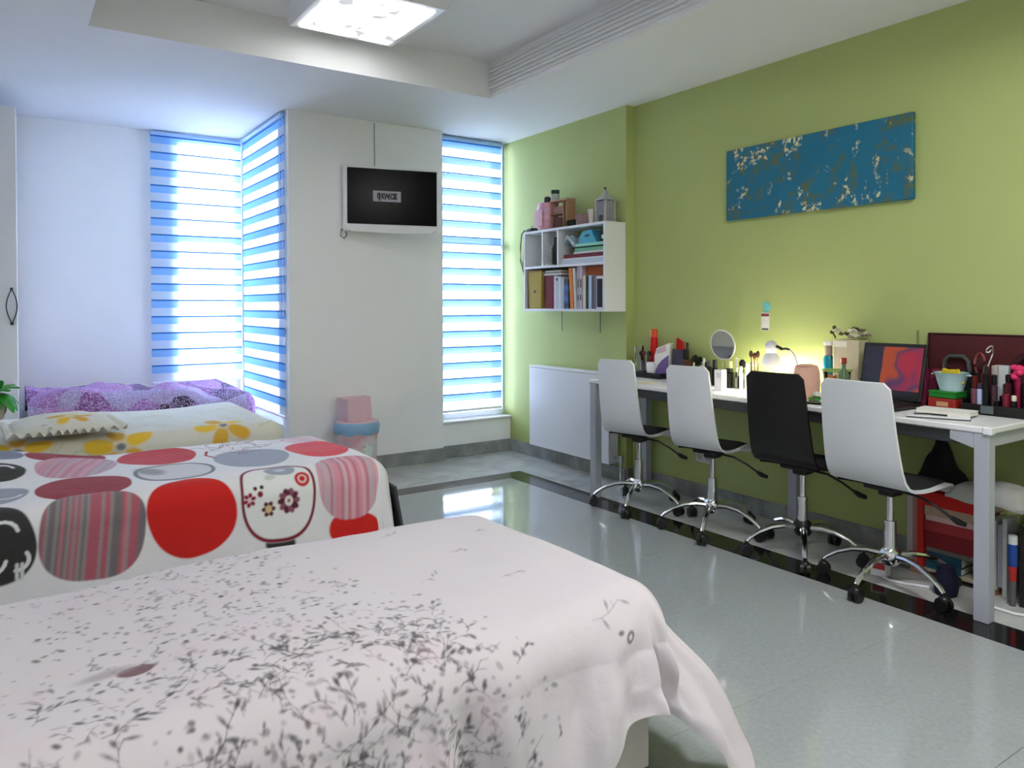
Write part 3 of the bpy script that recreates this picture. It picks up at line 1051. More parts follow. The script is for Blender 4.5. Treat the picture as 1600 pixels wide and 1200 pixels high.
for k in range(6):
    t = (-2.0, -1.45, -0.9, -0.4, 0.1, 2.6)[k]
    L = 0.12 + 0.02 * (k % 3)
    lm = MB()
    rows = []
    for i in range(7):
        s = i / 6
        x = 0.03 + L * 0.62 * s
        z = 0.115 + 0.02 * s - 0.095 * s ** 2.2
        wv = 0.034 * math.sin(PI * min(1, s * 0.9 + 0.08)) ** 0.8
        rows.append([Vector((x * math.cos(t) - j * wv * math.sin(t), x * math.sin(t) + j * wv * math.cos(t), z - 0.005 * abs(j))) for j in (-1, 0, 1)])
    lm.grid(rows, 0.0015, lambda i, j: Vector((0, 0, 1)))
    lm.build('leaf', LEAF, pt, True)
st = MB()
for k in range(5):
    st.tube([(0.012 * math.cos(k), 0.012 * math.sin(k), 0.09), (0.008 * math.cos(k * 2.1), 0.008 * math.sin(k * 2.1), 0.13)], 0.003, 5)
st.build('stem', LEAF, pt, True)

# ------------------------------------------------------------------ television
tv = thing('television', 'wall-mounted television with a white frame and a black screen', 'television', (2.37, 5.075, 2.0), math.radians(-13))
MB().b2(-0.355, 0.355, 0.0, 0.045, -0.235, 0.235, 0.012, 2).build('casing', mat('tv_white', S(226, 226, 226), 0.3), tv)
scr = MB().b2(-0.325, 0.338, -0.006, -0.001, -0.186, 0.218, 0.002).build('screen', mat('tv_screen', S(10, 11, 11), 0.2, var=0.02, spec=0.08), tv)
MB().prism([(-0.352, -0.193), (0.352, -0.193), (0.30, -0.240), (0.0, -0.252), (-0.30, -0.240)], 'y', -0.012, -0.0015).build('lower_bezel', mat('tv_white', S(226, 226, 226), 0.3), tv)
msg = MB().b2(-0.140, 0.065, -0.0085, -0.0065, -0.02, 0.058).build('message_box', mat('screen_grey', S(20, 20, 22), 0.4, emit=S(128, 126, 134), estr=0.22), scr)
fc = bpy.data.curves.new('message_text', 'FONT')
fc.body = '0J KWI DE'
fc.size = 0.062
fc.align_x = 'CENTER'; fc.align_y = 'CENTER'
fc.offset = 0.0035
fc.extrude = 0.0004
fc.space_character = 0.82
ft = bpy.data.objects.new('message_text', fc)
COL.objects.link(ft)
ft.parent = scr
ft.location = (-0.0375, -0.0092, 0.018)
ft.rotation_euler = (PI / 2, 0, 0)
ft.scale = (0.62, 0.95, 1)
dg_ = bpy.context.evaluated_depsgraph_get()
dg_.update()
tm_ = bpy.data.meshes.new_from_object(ft.evaluated_get(dg_))
tm_.materials.clear()
tm_.materials.append(mat('screen_dark_letters', S(24, 22, 34), 0.5))
fo_ = piece('message_text', tm_, scr)
fo_.location, fo_.rotation_euler, fo_.scale = ft.location, ft.rotation_euler, ft.scale
bpy.data.objects.remove(ft)
fo_.name = 'message_text'
MB().b2(-0.012, 0.012, -0.016, -0.0125, -0.226, -0.216, 0.003).build('logo_bar', CHROME, tv)
MB().tube([(-0.33, 0.03, -0.20), (-0.365, 0.02, -0.235), (-0.37, 0.015, -0.275), (-0.345, 0.02, -0.295), (-0.325, 0.03, -0.27), (-0.33, 0.04, -0.24)], 0.004, 6).build('cable_loop', DARKG, tv, True)
br = MB()
br.box((0.02, 0.085, 0.0), (0.16, 0.08, 0.16), 0.005)
br.build('wall_bracket', DARKG, tv)
tag(MB().tube([(2.293, YP - 0.005, 2.575), (2.293, YP - 0.005, 2.1)], 0.0035, 6).build('cable', mat('grey_cable', S(150, 150, 152), 0.6)), 'thin grey cable running up the pier above the television', 'cable')

# ------------------------------------------------------------------ waste bin
bn = thing('waste_bin', 'pink swing-lid waste bin with a blue bag and flower print, against the pier', 'bin', (2.065, 5.02, 0))
MB().lathe([(0, 0), (0.125, 0), (0.135, 0.05), (0.147, 0.36), (0.141, 0.36), (0.13, 0.02), (0, 0.02)], n=28).build('body', ramp_mat('bin_print', [(0.25, S(196, 220, 210)), (0.45, S(226, 214, 216)), (0.6, S(222, 168, 178)), (0.75, S(186, 202, 200))], 7, 0.45, detail=3), bn, True)
bg_ = MB()
rows = []
for i, (r_, z) in enumerate([(0.139, 0.40), (0.152, 0.405), (0.160, 0.385), (0.158, 0.35), (0.155, 0.325)]):
    rows.append([(r_ * (1 + 0.03 * math.sin(k * 2.1 + i) * (i > 1)) * math.cos(2 * PI * k / 36), r_ * (1 + 0.03 * math.sin(k * 2.1 + i) * (i > 1)) * math.sin(2 * PI * k / 36), z + 0.008 * math.sin(k * 1.3) * (i > 2)) for k in range(37)])
bg_.grid(rows)
bg_.build('bin_bag', mat('blue_bag', S(140, 182, 216), 0.4, var=0.08), bn, True)
MB().lathe([(0.148, 0.38), (0.150, 0.402), (0.13, 0.415), (0.0, 0.418)], n=28).build('rim', PINK, bn, True)
ld = MB()
ld.prism([(-0.105, 0.4185), (0.115, 0.4185), (0.115, 0.44), (0.105, 0.57), (-0.105, 0.57)], 'y', 0.0, 0.10)
ld.prism([(-0.105, 0.4185), (0.055, 0.4185), (-0.015, 0.465), (-0.06, 0.53), (-0.085, 0.57), (-0.105, 0.57)], 'y', -0.10, 0.0)
ld.build('lid', PINK, bn)
MB().lathe([(0, 0), (0.05, 0.0), (0.045, 0.004), (0, 0.005)], n=20, sy=1.3, sx=0.8, rot=Matrix.Rotation(PI / 2, 3, 'X'), c=(0.02, -0.139, 0.20)).build('oval_emblem', ramp_mat('emblem_print', [(0.35, S(226, 236, 230)), (0.6, S(196, 214, 206)), (0.7, S(150, 90, 110))], 45, 0.5), bn)

# ------------------------------------------------------------------ radiator
rd = thing('radiator', 'white panel radiator below the wall shelf', 'radiator', (XF, 4.355, 0))
MB().b2(-0.115, -0.100, -0.47, 0.47, 0.125, 0.735, 0.006, 2).build('front_panel', mat('radiator_white', S(222, 224, 228), 0.25, var=0.01), rd)
MB().b2(-0.098, -0.03, -0.455, 0.455, 0.14, 0.72, 0.004).build('convector', WHITE_M, rd)
MB().b2(-0.118, -0.028, -0.47, 0.47, 0.736, 0.752, 0.006, 2).build('top_grille', WHITE, rd)
for s in (-1, 1):
    MB().b2(-0.099, -0.028, s * 0.463 - 0.006, s * 0.463 + 0.006, 0.13, 0.734, 0.002).build('side_panel', WHITE, rd)
    MB().b2(-0.03, -0.001, s * 0.32 - 0.02, s * 0.32 + 0.02, 0.3, 0.6).build('wall_bracket', DARKG, rd)
pv = MB()
pv.cyl((-0.06, -0.469, 0.17), (-0.06, -0.53, 0.17), 0.012)
pv.cyl((-0.06, -0.53, 0.145), (-0.06, -0.53, 0.195), 0.02)
pv.cyl((-0.06, -0.53, 0.144), (-0.06, -0.53, 0.0), 0.009)
pv.build('valve', CHROME, rd, True)
tag(MB().tube([(XG - 0.03, 3.80, 0.0), (XG - 0.03, 3.80, 0.70)], 0.011, 10).build('heating_pipe', mat('pipe_green', S(150, 165, 90), 0.5), smooth=True), 'green-painted heating pipe beside the radiator at the wall corner', 'pipe')

# ------------------------------------------------------------------ desk
DX0, DX1, DY0, DY1 = 3.09, 3.606, 1.338, 3.70
dk = thing('desk', 'long white desk on grey steel legs along the green wall', 'desk', (3.35, 2.52, 0))
def dbox(name, M, x0, x1, y0, y1, z0, z1, bev=0.003):
    return MB().b2(x0 - 3.35, x1 - 3.35, y0 - 2.52, y1 - 2.52, z0, z1, bev).build(name, M, dk)
for k, (y0, y1) in enumerate([(DY0, 2.516), (2.518, DY1)]):
    dbox('desktop', mat('desk_white', S(226, 227, 230), 0.3, var=0.015), DX0, DX1, y0, y1, 0.724, 0.75, 0.005)
for y in (DY0 + 0.006, 3.632):
    for x in (3.092, 3.53):
        dbox('leg', GREYM, x, x + 0.05, y, y + 0.055, 0.0, 0.723, 0.002)
dbox('leg', GREYM, 3.53, 3.58, 2.49, 2.545, 0, 0.723, 0.002)
dbox('front_rail', mat('rail_grey', S(58, 61, 66), 0.5), 3.112, 3.130, DY0 + 0.12, 3.63, 0.672, 0.7235)
dbox('back_rail', mat('rail_grey', S(58, 61, 66), 0.5), 3.55, 3.57, DY0 + 0.062, 3.63, 0.672, 0.7235)
for y in (DY0 + 0.012, 3.638):
    dbox('side_rail', GREYM, 3.143, 3.529, y, y + 0.04, 0.672, 0.7235)
g_ = MB()
g_.prism([(DY0 + 0.062 - 2.52, 0.723), (DY0 + 0.15 - 2.52, 0.723), (DY0 + 0.15 - 2.52, 0.69), (DY0 + 0.062 - 2.52, 0.665)], 'x', -0.256, -0.240)
g_.build('gusset', GREYM, dk)
cp = MB()
cp.box((DX0 - 3.35 + 0.012, DY0 - 2.52 + 0.012, 0.737), (0.034, 0.034, 0.031), 0.004)
cp.build('corner_cap', WHITE, dk)

# ------------------------------------------------------------------ office chairs
CH = mat('chair_white', S(222, 224, 227), 0.42, var=0.02, scale=8)
CHB = mat('chair_black', S(15, 14, 14), 0.35, var=0.2, scale=8)
PROF = [(-0.262, 0.905), (-0.258, 0.88), (-0.247, 0.80), (-0.232, 0.70), (-0.215, 0.61), (-0.20, 0.545), (-0.182, 0.50), (-0.155, 0.47), (-0.115, 0.455), (-0.06, 0.450), (0.0, 0.450), (0.07, 0.456), (0.125, 0.458), (0.165, 0.448), (0.19, 0.428), (0.20, 0.412)]
HW = [0.118, 0.142, 0.147, 0.151, 0.155, 0.158, 0.160, 0.161, 0.163, 0.166, 0.168, 0.170, 0.168, 0.160, 0.146, 0.125]


def shell(M, name, parent, wid=1.0):
    rows = []
    for (x, z), h in zip(PROF, HW):
        h *= wid
        rows.append([Vector((x + 0.010 * (1 - (j / 5) ** 2) * -(1 if z > 0.5 else 0), h * j / 5, z)) for j in range(-5, 6)])
    nr = []
    for i in range(len(PROF)):
        a, b = PROF[max(0, i - 1)], PROF[min(len(PROF) - 1, i + 1)]
        t = Vector((b[0] - a[0], 0, b[1] - a[1])).normalized()
        nr.append(Vector((-t.z, 0, t.x)))      # towards the sitter
    return MB().grid(rows, 0.012, lambda i, j: nr[i]).build(name, M, parent, True)


def chair(label, x, y, yaw, base, M, dark=False, cush=BLACK_C, wid=1.0):
    root = thing('office_chair', label, 'chair', (x, y, 0), yaw, 'swivel chairs at the long desk')
    shell(M, 'seat_shell', root, wid)
    cu = MB()
    rows = [[Vector((-0.135 + 0.28 * i / 7, wid * (0.146 + 0.008 * math.sin(PI * i / 7)) * j / 4, 0.470 + 0.022 * math.sin(PI * (i + 0.6) / 8.2) * (1 - (abs(j) / 4) ** 4))) for j in range(-4, 5)] for i in range(8)]
    cu.grid(rows, 0.018, lambda i, j: Vector((0, 0, -1)))
    cu.build('seat_cushion', cush, root, True)
    pl_ = MB()
    pl_.b2(-0.085, 0.085, -0.075, 0.075, 0.428, 0.448, 0.006)
    pl_.b2(-0.04, 0.04, -0.035, 0.035, 0.398, 0.427, 0.006)
    pl_.build('mounting_plate', BLACK, root)
    MB().tube([(0.03, -0.035, 0.415), (0.05, -0.10, 0.405), (0.075, -0.16, 0.372), (0.10, -0.205, 0.335)], 0.0055, 6).tube([(0.10, -0.205, 0.335), (0.112, -0.225, 0.32), (0.128, -0.25, 0.31)], [0.009, 0.013, 0.009], 8).build('lever', BLACK, root, True)
    MB().cyl((0, 0, 0.29), (0, 0, 0.399), 0.0145).build('gas_piston', CHROME, root, True)
    MB().cyl((0, 0, 0.17), (0, 0, 0.289), 0.025).build('gas_column', CHROME, root, True)
    MB().lathe([(0, 0.10), (0.03, 0.10), (0.042, 0.115), (0.044, 0.155), (0.030, 0.172), (0, 0.172)], n=20).build('hub', BLACK if dark else CHROME, root, True)
    for k in range(5):
        t = base + k * 2 * PI / 5 - yaw
        c_, s_ = math.cos(t), math.sin(t)
        prof = [(0.035, 0.142), (0.09, 0.146), (0.15, 0.138), (0.21, 0.115), (0.255, 0.086), (0.272, 0.070)]
        MB().tube([(r_ * c_, r_ * s_, z) for r_, z in prof], [0.018, 0.017, 0.015, 0.0135, 0.012, 0.010], 8, flat=0.75).build('star_arm', CHROME, root, True)
        ca = MB()
        u = Vector((c_, s_, 0)); v = Vector((-s_, c_, 0))
        o_ = u * 0.272
        for s in (-1, 1):
            ca.cyl(o_ + v * (0.006 * s) + Vector((0, 0, 0.0275)), o_ + v * (0.022 * s) + Vector((0, 0, 0.0275)), 0.027, n=16)
        ca.ball(o_ + Vector((0, 0, 0.044)), 0.024, 10, 0.8)
        ca.cyl(o_ + Vector((0, 0, 0.05)), o_ + Vector((0, 0, 0.072)), 0.009, n=8)
        ca.build('caster', BLACK, root, True)
    return root
rad = math.radians
chair('white shell office chair with a black seat pad, farthest of the four, by the radiator', 3.165, 3.315, 0.25, rad(-150), CH, wid=0.86)
chair('white shell office chair in front of the round mirror, second from the far end', 3.16, 2.745, 0.19, rad(-150), CH, wid=0.87)
chair('all-black shell office chair in front of the lit desk lamp', 3.21, 2.228, 0.09, rad(217), CHB, True, wid=1.02)
chair('white shell office chair in front of the laptop, nearest to the desk corner', 3.160, 1.765, -0.05, rad(-178), CH, wid=1.1)

# ------------------------------------------------------------------ wall shelf
SX0, SX1, SY0, SY1, SZ0, SZ1 = 3.35, XF - 0.001, 3.838, 4.79, 1.176, 1.787
sh = thing('wall_shelf', 'white open wall shelf full of books on the green wall above the radiator', 'shelf', (XF, 4.31, SZ0))
def sbox(name, x0, x1, y0, y1, z0, z1, M=WHITE):
    return MB().b2(x0 - XF, x1 - XF, y0 - 4.31, y1 - 4.31, z0 - SZ0, z1 - SZ0, 0.0015).build(name, M, sh)
sbox('end_panel', SX0, SX1, SY0, SY0 + 0.018, SZ0, SZ1)
sbox('end_panel', SX0, SX1, SY1 - 0.018, SY1, SZ0, SZ1)
sbox('bottom_panel', SX0, SX1, SY0 + 0.0185, SY1 - 0.0185, SZ0, SZ0 + 0.018)
sbox('top_panel', SX0, SX1, SY0 + 0.0185, SY1 - 0.0185, SZ1 - 0.018, SZ1)
sbox('middle_shelf', SX0 + 0.001, SX1, SY0 + 0.0185, SY1 - 0.0185, 1.498, 1.516)
sbox('divider', SX0 + 0.001, SX1, 4.540, 4.558, 1.5165, SZ1 - 0.0185)
sbox('divider', SX0 + 0.001, SX1, 4.352, 4.370, 1.5165, SZ1 - 0.0185)
for y in (4.535, 4.09):
    MB().tube([(-0.012, y - 4.31, -0.001), (-0.012, y - 4.31, -0.155)], 0.003, 5).build('hanging_strap', DARKG, sh)
Z0 = SZ0 + 0.0185


def book(label, y0, y1, h, M, z=Z0, x0=3.375, depth=0.14, lean=0.0, name='book', cat='book', pages=True, group='books on the lower board of the wall shelf'):
    """Upright book seen spine-on: cover > pages inside."""
    root = thing(name, label, cat, (x0, (y0 + y1) / 2, z), 0, group)
    root.rotation_euler = (lean, 0, 0)
    t = y1 - y0
    cv = MB()
    if pages:
        e = min(0.002, t * 0.15)
        cv.b2(0, depth, -t / 2, -t / 2 + e, 0, h); cv.b2(0, depth, t / 2 - e, t / 2, 0, h)
        cv.b2(0, 0.002, -t / 2 + e, t / 2 - e, 0, h)
        cv.build('cover', M, root)
        MB().b2(0.0025, depth - 0.004, -t / 2 + e * 1.05, t / 2 - e * 1.05, 0.004, h - 0.004).build('pages', mat('paper', S(226, 222, 210), 0.9, var=0.04, scale=300), root)
    else:
        cv.b2(0, depth, -t / 2, t / 2, 0, h, 0.002)
        cv.build('cover', M, root)
    return root


def C_(name, rgb, rough=0.6, var=0.08):
    return mat(name, S(*rgb), rough, var=var, spec=0.3)
book('brown book leaning behind the mustard file box at the left end of the shelf', 4.753, 4.768, 0.27, C_('book_brown', (110, 84, 80)), lean=0.0)
fb = thing('file_box', 'mustard yellow file box in the left column of the wall shelf', 'file box', (3.36, 4.655, Z0))
MB().prism([(-0.075, 0), (0.075, 0), (0.088, 0.28), (-0.083, 0.28)], 'x', 0, 0.16).build('box', C_('mustard_card', (172, 150, 66), 0.7), fb)
MB().b2(-0.004, 0.165, -0.086, 0.091, 0.2805, 0.292, 0.002).build('lid', C_('mustard_lid', (136, 116, 50), 0.7), fb)
MB().b2(-0.003, -0.0002, -0.012, 0.012, 0.12, 0.14).build('label_holder', DARKG, fb)
book('thick dark red binder on the wall shelf', 4.452, 4.553, 0.245, C_('binder_red', (112, 24, 38)), pages=False, name='binder', cat='binder')
book('thin wine-red book to the right of the thick dark red binder', 4.436, 4.450, 0.24, C_('book_wine', (140, 44, 62)))
for k, (y0, y1, h, c, lb) in enumerate([(4.412, 4.434, 0.245, (214, 216, 222), 'white booklet next to the wine-red book'), (4.388, 4.410, 0.243, (190, 194, 204), 'pale grey magazine with a dark round mark on the shelf'),
                                        (4.350, 4.386, 0.237, (206, 208, 216), 'white folder in the middle of the lower shelf'), (4.318, 4.348, 0.232, (176, 180, 192), 'grey-white folder left of the blue book')]):
    bk = book(lb, y0, y1, h, C_('book_pale%s' % 'abcd'[k], c))
    if k == 1:
        MB().cyl((-0.002, 0, 0.215), (-0.0002, 0, 0.215), 0.009, n=12).build('round_mark', BLACK, bk)
book('blue and black book with white writing in the middle of the shelf', 4.266, 4.314, 0.215, ramp_mat('book_blue_black', [(0.44, S(18, 18, 24)), (0.5, S(40, 96, 160))], 2.2, 0.5, detail=1, stretch=(1, 1, 3)))
for k, (y0, y1, h, c, lb) in enumerate([(4.205, 4.241, 0.295, (222, 128, 44), 'orange and cream book leaning to the left on the shelf'), (4.172, 4.196, 0.292, (204, 200, 190), 'cream slim book right of the orange one')]):
    book(lb, y0, y1, h, C_('book_or%s' % 'ab'[k], c), lean=-0.07)
for k, (y0, y1, h, c, lb) in enumerate([(4.140, 4.166, 0.31, (166, 158, 176), 'lavender grey tall book with dark marks on its spine'), (4.112, 4.137, 0.312, (196, 184, 198), 'pale lilac tall book left of the brown folder')]):
    bk = book(lb, y0, y1, h, C_('book_lil%s' % 'ab'[k], c))
    MB().b2(-0.001, -0.0002, -0.006, 0.006, 0.06, 0.10).build('spine_mark', DARKG, bk)
    MB().b2(-0.001, -0.0002, -0.006, 0.006, 0.15, 0.21).build('spine_mark', DARKG, bk)
bf = book('big rust-brown folder standing behind the short books at the right end', 3.862, 4.108, 0.30, C_('folder_rust', (168, 92, 46)), x0=3.412, depth=0.10, pages=False, name='folder', cat='folder')
for y0, y1, h, c, lb in [(4.052, 4.082, 0.232, (214, 206, 178), 'cream short book in front of the rust-brown folder'), (4.022, 4.050, 0.230, (30, 32, 36), 'black short book between the cream and the light blue ones'),
                         (3.990, 4.020, 0.232, (176, 198, 220), 'light blue short book near the right end of the shelf'), (3.968, 3.988, 0.228, (88, 88, 104), 'slate grey short book right of the light blue one'),
                         (3.946, 3.966, 0.232, (120, 110, 130), 'dusky violet short book second from the white-framed one')]:
    book(lb, y0, y1, h, C_('book_s%d' % c[0], c), x0=3.36, depth=0.048)
wf = book('white box with a black front panel at the right end of the lower shelf', 3.862, 3.940, 0.225, C_('box_white', (220, 220, 222)), x0=3.36, depth=0.05, pages=False, name='boxed_set', cat='box')
MB().b2(-0.002, -0.0003, -0.026, 0.028, 0.012, 0.205).build('front_panel', C_('panel_black', (22, 22, 30)), wf)
for k, (y0, y1, z0, h, x0, c, lb) in enumerate([(4.33, 4.54, Z0 + 0.2465, 0.018, 3.36, (190, 194, 204), 'white-edged booklet lying on top of the red binder'), (4.34, 4.548, Z0 + 0.2655, 0.022, 3.37, (34, 34, 40), 'black notebook lying topmost above the red binder')]):
    r_ = thing('notebook', lb, 'notebook', (x0 + 0.07, (y0 + y1) / 2, z0), 0.03 * (1 - 2 * k))
    MB().b2(-0.07, 0.07, -(y1 - y0) / 2, (y1 - y0) / 2, 0, h * 0.2).b2(-0.07, 0.07, -(y1 - y0) / 2, (y1 - y0) / 2, h * 0.8, h).build('cover', C_('nb%d' % c[0], c), r_)
    MB().b2(-0.066, 0.066, -(y1 - y0) / 2 + 0.004, (y1 - y0) / 2 - 0.004, h * 0.21, h * 0.79).build('pages', mat('paper', S(226, 222, 210), 0.9), r_)

# upper compartments
ms = 1.5165
stk = [(3.865, 4.335, 0.030, (196, 204, 214), 'pale blue-white folder at the bottom of the flat stack on the upper shelf'), (3.862, 4.33, 0.010, (222, 222, 222), 'white booklet on the pale blue folder in the flat stack'),
       (3.862, 4.32, 0.026, (120, 44, 56), 'dark red book in the flat stack on the upper shelf'), (3.87, 4.20, 0.014, (196, 200, 196), 'pale grey booklet between the dark red and the green books'),
       (3.866, 4.19, 0.024, (112, 176, 142), 'mint green book in the flat stack on the upper shelf'), (3.866, 4.22, 0.010, (24, 60, 52), 'thin dark green notebook in the flat stack'),
       (3.868, 4.18, 0.020, (150, 212, 192), 'pale mint folder on top of the flat stack')]
z = ms
for k, (y0, y1, h, c, lb) in enumerate(stk):
    r_ = thing('flat_book', lb, 'book', (3.445 + 0.004 * (k % 3), (y0 + y1) / 2, z), 0.0, 'books lying flat on the upper shelf')
    t = min(0.003, h * 0.2)
    hy = (y1 - y0) / 2
    MB().b2(-0.075, 0.07, -hy, hy, 0, t).b2(-0.075, 0.07, -hy, hy, h - t, h).b2(-0.075, 0.07, hy - 0.002, hy, t, h - t).b2(-0.075, -0.073, -hy, hy - 0.002, t, h - t).build('cover', C_('flat%d' % k, c), r_)
    MB().b2(-0.0728, 0.066, -hy + 0.003, hy - 0.0022, t * 1.02, h - t * 1.02).build('pages', mat('paper', S(226, 222, 210), 0.9), r_)
    z += h + 0.0006
tq = thing('pouch', 'turquoise pouch with a flat handle on top of the flat book stack', 'pouch', (3.43, 4.06, z))
MB().prism([(-0.10, 0), (0.10, 0), (0.09, 0.05), (0.05, 0.085), (-0.04, 0.09), (-0.06, 0.05)], 'x', -0.045, 0.05).build('body', C_('turquoise', (76, 170, 196)), tq)
MB().b2(-0.0475, -0.0453, -0.02, 0.03, 0.045, 0.06).build('slot', DARKG, tq)
cl = MB()
rows = [[(3.385 + 0.12 * j / 6, 4.325 - 0.12 * i / 8, z - 0.02 + 0.055 + 0.035 * math.sin(i * 0.55) + 0.008 * math.sin(j * 2 + i)) for j in range(7)] for i in range(9)]
cl.grid(rows, 0.03, lambda i, j: Vector((0, 0, -1)))
tag(cl.build('plastic_bag', mat('pale_plastic', S(176, 196, 206), 0.35, var=0.08), smooth=True), 'crumpled pale plastic bag left of the turquoise pouch on the upper shelf', 'bag')
bb_ = thing('small_box', 'small black box with a white sticker at the right of the upper shelf', 'box', (3.41, 3.893, z))
MB().b2(-0.03, 0.04, -0.03, 0.03, 0, 0.085, 0.003).build('box', C_('black_box', (20, 28, 28)), bb_)
MB().b2(-0.0315, -0.0303, -0.012, 0.012, 0.02, 0.045).build('sticker', C_('sticker', (226, 230, 220)), bb_)
fg = thing('jewellery_stand', 'dark bottle and silver branch-shaped jewellery stand in the narrow upper compartment', 'jewellery stand', (3.395, 4.462, ms))
MB().lathe([(0, 0), (0.033, 0), (0.035, 0.01), (0.033, 0.13), (0.02, 0.165), (0.02, 0.21), (0, 0.212)], n=14, c=(0.03, 0.005, 0)).build('bottle', C_('dark_bottle', (40, 36, 38), 0.2), fg, True)
jt = MB()
jt.tube([(-0.035, -0.005, 0.004), (-0.035, 0.0, 0.07), (-0.035, -0.008, 0.15)], [0.006, 0.004, 0.003], 6)
for k in range(7):
    s = (-1) ** k
    zz = 0.03 + 0.018 * k
    jt.tube([(-0.035, 0, zz), (-0.04, 0.018 * s, zz + 0.012), (-0.042, 0.03 * s, zz + 0.03)], [0.003, 0.0025, 0.002], 5)
jt.lathe([(0, 0), (0.034, 0), (0.03, 0.006), (0, 0.008)], n=14, c=(-0.035, 0, 0))
jt.build('branch', mat('silver', (0.7, 0.69, 0.66), 0.3, 0.9), fg, True)
# black power strip cable hanging at the left end of the shelf
tag(MB().tube([(3.36, 4.70, 1.793), (3.35, 4.78, 1.80), (3.345, 4.81, 1.77), (3.35, 4.835, 1.66), (3.36, 4.845, 1.565), (3.365, 4.80, 1.45), (3.36, 4.797, 1.40)], 0.0045, 6).tube([(3.37, 4.70, 1.793), (3.365, 4.80, 1.79), (3.37, 4.815, 1.62), (3.375, 4.84, 1.56), (3.372, 4.80, 1.47)], 0.0035, 6).build('cable', BLACK, smooth=True), 'black cable looping over the left end of the wall shelf', 'cable')
tp = SZ1 + 0.0006
ps = thing('pouch', 'flat black case with a cord on the left end of the shelf top', 'case', (3.41, 4.735, tp))
MB().b2(-0.045, 0.06, -0.04, 0.045, 0, 0.028, 0.010, 2).build('body', BLACK, ps, True)
MB().tube([(0, 0.03, 0.028), (0, 0.035, 0.045), (0, 0.02, 0.05)], 0.003, 5).build('cord', DARKG, ps)
pc = thing('tissue_roll_bag', 'pink wrapped pack of tissue rolls on top of the wall shelf', 'pack', (3.425, 4.59, tp))
rows = []
for i in range(9):
    zz = 0.205 * i / 8
    r_ = 0.072 + 0.004 * math.sin(i * 2.6)
    rows.append([((r_ * (0.85 if i in (0, 8) else 1)) * math.cos(2 * PI * k / 20), (r_ * 1.12 * (0.85 if i in (0, 8) else 1)) * math.sin(2 * PI * k / 20), zz) for k in range(21)])
pk = MB(); pk.grid(rows)
pk.lathe([(0.06, 0.205), (0.03, 0.21), (0, 0.209)], n=20)
pk.build('wrapper', ramp_mat('pink_stripes', [(0.3, S(232, 202, 216)), (0.5, S(222, 160, 178)), (0.65, S(206, 190, 214)), (0.8, S(226, 170, 184))], 5, 0.45, detail=2, stretch=(0.4, 0.4, 3)), pc, True)
MB().b2(-0.082, -0.076, -0.05, 0.05, 0.03, 0.15, 0.002).build('label', C_('pink_label', (226, 180, 190)), pc)
mc = thing('mini_cabinet', 'small open wooden cubby with a pink front edge on the shelf top', 'cubby', (3.425, 4.405, tp))
for nm, b in (('side', (-0.035, 0.045, 0.095, 0.103, 0.0, 0.20)), ('side', (-0.035, 0.045, -0.103, -0.095, 0.0, 0.20)), ('side', (-0.035, 0.045, -0.062, -0.056, 0.0, 0.20)), ('top', (-0.035, 0.045, -0.103, 0.103, 0.2005, 0.212)), ('shelf', (-0.033, 0.045, -0.0555, 0.0945, 0.105, 0.113)), ('bottom', (-0.033, 0.045, -0.0945, 0.0945, 0.0, 0.007))):
    MB().b2(*b, 0.001).build(nm, WOOD if nm != 'side' or b[2] < 0 else C_('pink_wood', (206, 150, 150)), mc)
tag(MB().b2(3.40, 3.46, 4.36, 4.49, tp + 0.1135, tp + 0.165, 0.012, 2).build('cloth_pouch', C_('taupe_cloth', (150, 122, 118), 0.9), smooth=True), 'folded taupe pouch inside the wooden cubby on the shelf top', 'pouch')
tag(MB().b2(3.40, 3.46, 4.37, 4.48, tp + 0.0075, tp + 0.085, 0.012, 2).build('cloth_pouch', C_('wine_cloth', (96, 66, 66), 0.9), smooth=True), 'dark brown pouch in the lower half of the wooden cubby', 'pouch')
jr = thing('jar', 'glass jar with a dark green lid on top of the wooden cubby', 'jar', (3.43, 4.49, tp + 0.2126))
MB().lathe([(0, 0), (0.030, 0), (0.033, 0.008), (0.033, 0.045), (0.028, 0.052), (0, 0.052)], n=16).build('glass', C_('jar_grey', (176, 186, 184), 0.2), jr, True)
MB().cyl((0, 0, 0.0525), (0, 0, 0.08), 0.033, n=16).build('lid', C_('lid_green', (24, 52, 44), 0.4), jr, True)
tag(MB().lathe([(0, 0), (0.025, 0), (0.028, 0.008), (0.024, 0.02), (0.027, 0.034), (0.012, 0.045), (0, 0.044)], n=14, c=(3.42, 4.575, tp + 0.211)).build('small_pot', C_('dark_pot', (70, 62, 66), 0.4), smooth=True), 'small dark pot on top of the pink tissue pack', 'pot')
bl_ = MB()
rng = random.Random(8)
rows = [[(3.375 + 0.11 * j / 6, 4.285 - 0.095 * i / 9, tp + 0.036 + 0.012 * math.sin(i * 1.7 + j)) for j in range(7)] for i in range(10)]
bl_.grid(rows, 0.03, lambda i, j: Vector((0, 0, -1)))
tag(bl_.build('scarf', BLACK_C, smooth=True), 'folded black scarf on the shelf top beside the wooden cubby', 'scarf')
cd = MB()
for k in range(18):
    t = 2 * PI * k / 18
    cd.cyl((3.40 + 0.044 * math.cos(t), 4.125 + 0.044 * math.sin(t), tp), (3.40 + 0.046 * math.cos(t), 4.125 + 0.046 * math.sin(t), tp + 0.075), 0.0085, n=8)
cd.cyl((3.40, 4.125, tp), (3.40, 4.125, tp + 0.073), 0.044, n=18)
tag(cd.build('ribbed_cup', C_('mauve', (156, 130, 132), 0.6), smooth=True), 'mauve ribbed round cup on the shelf top', 'cup')
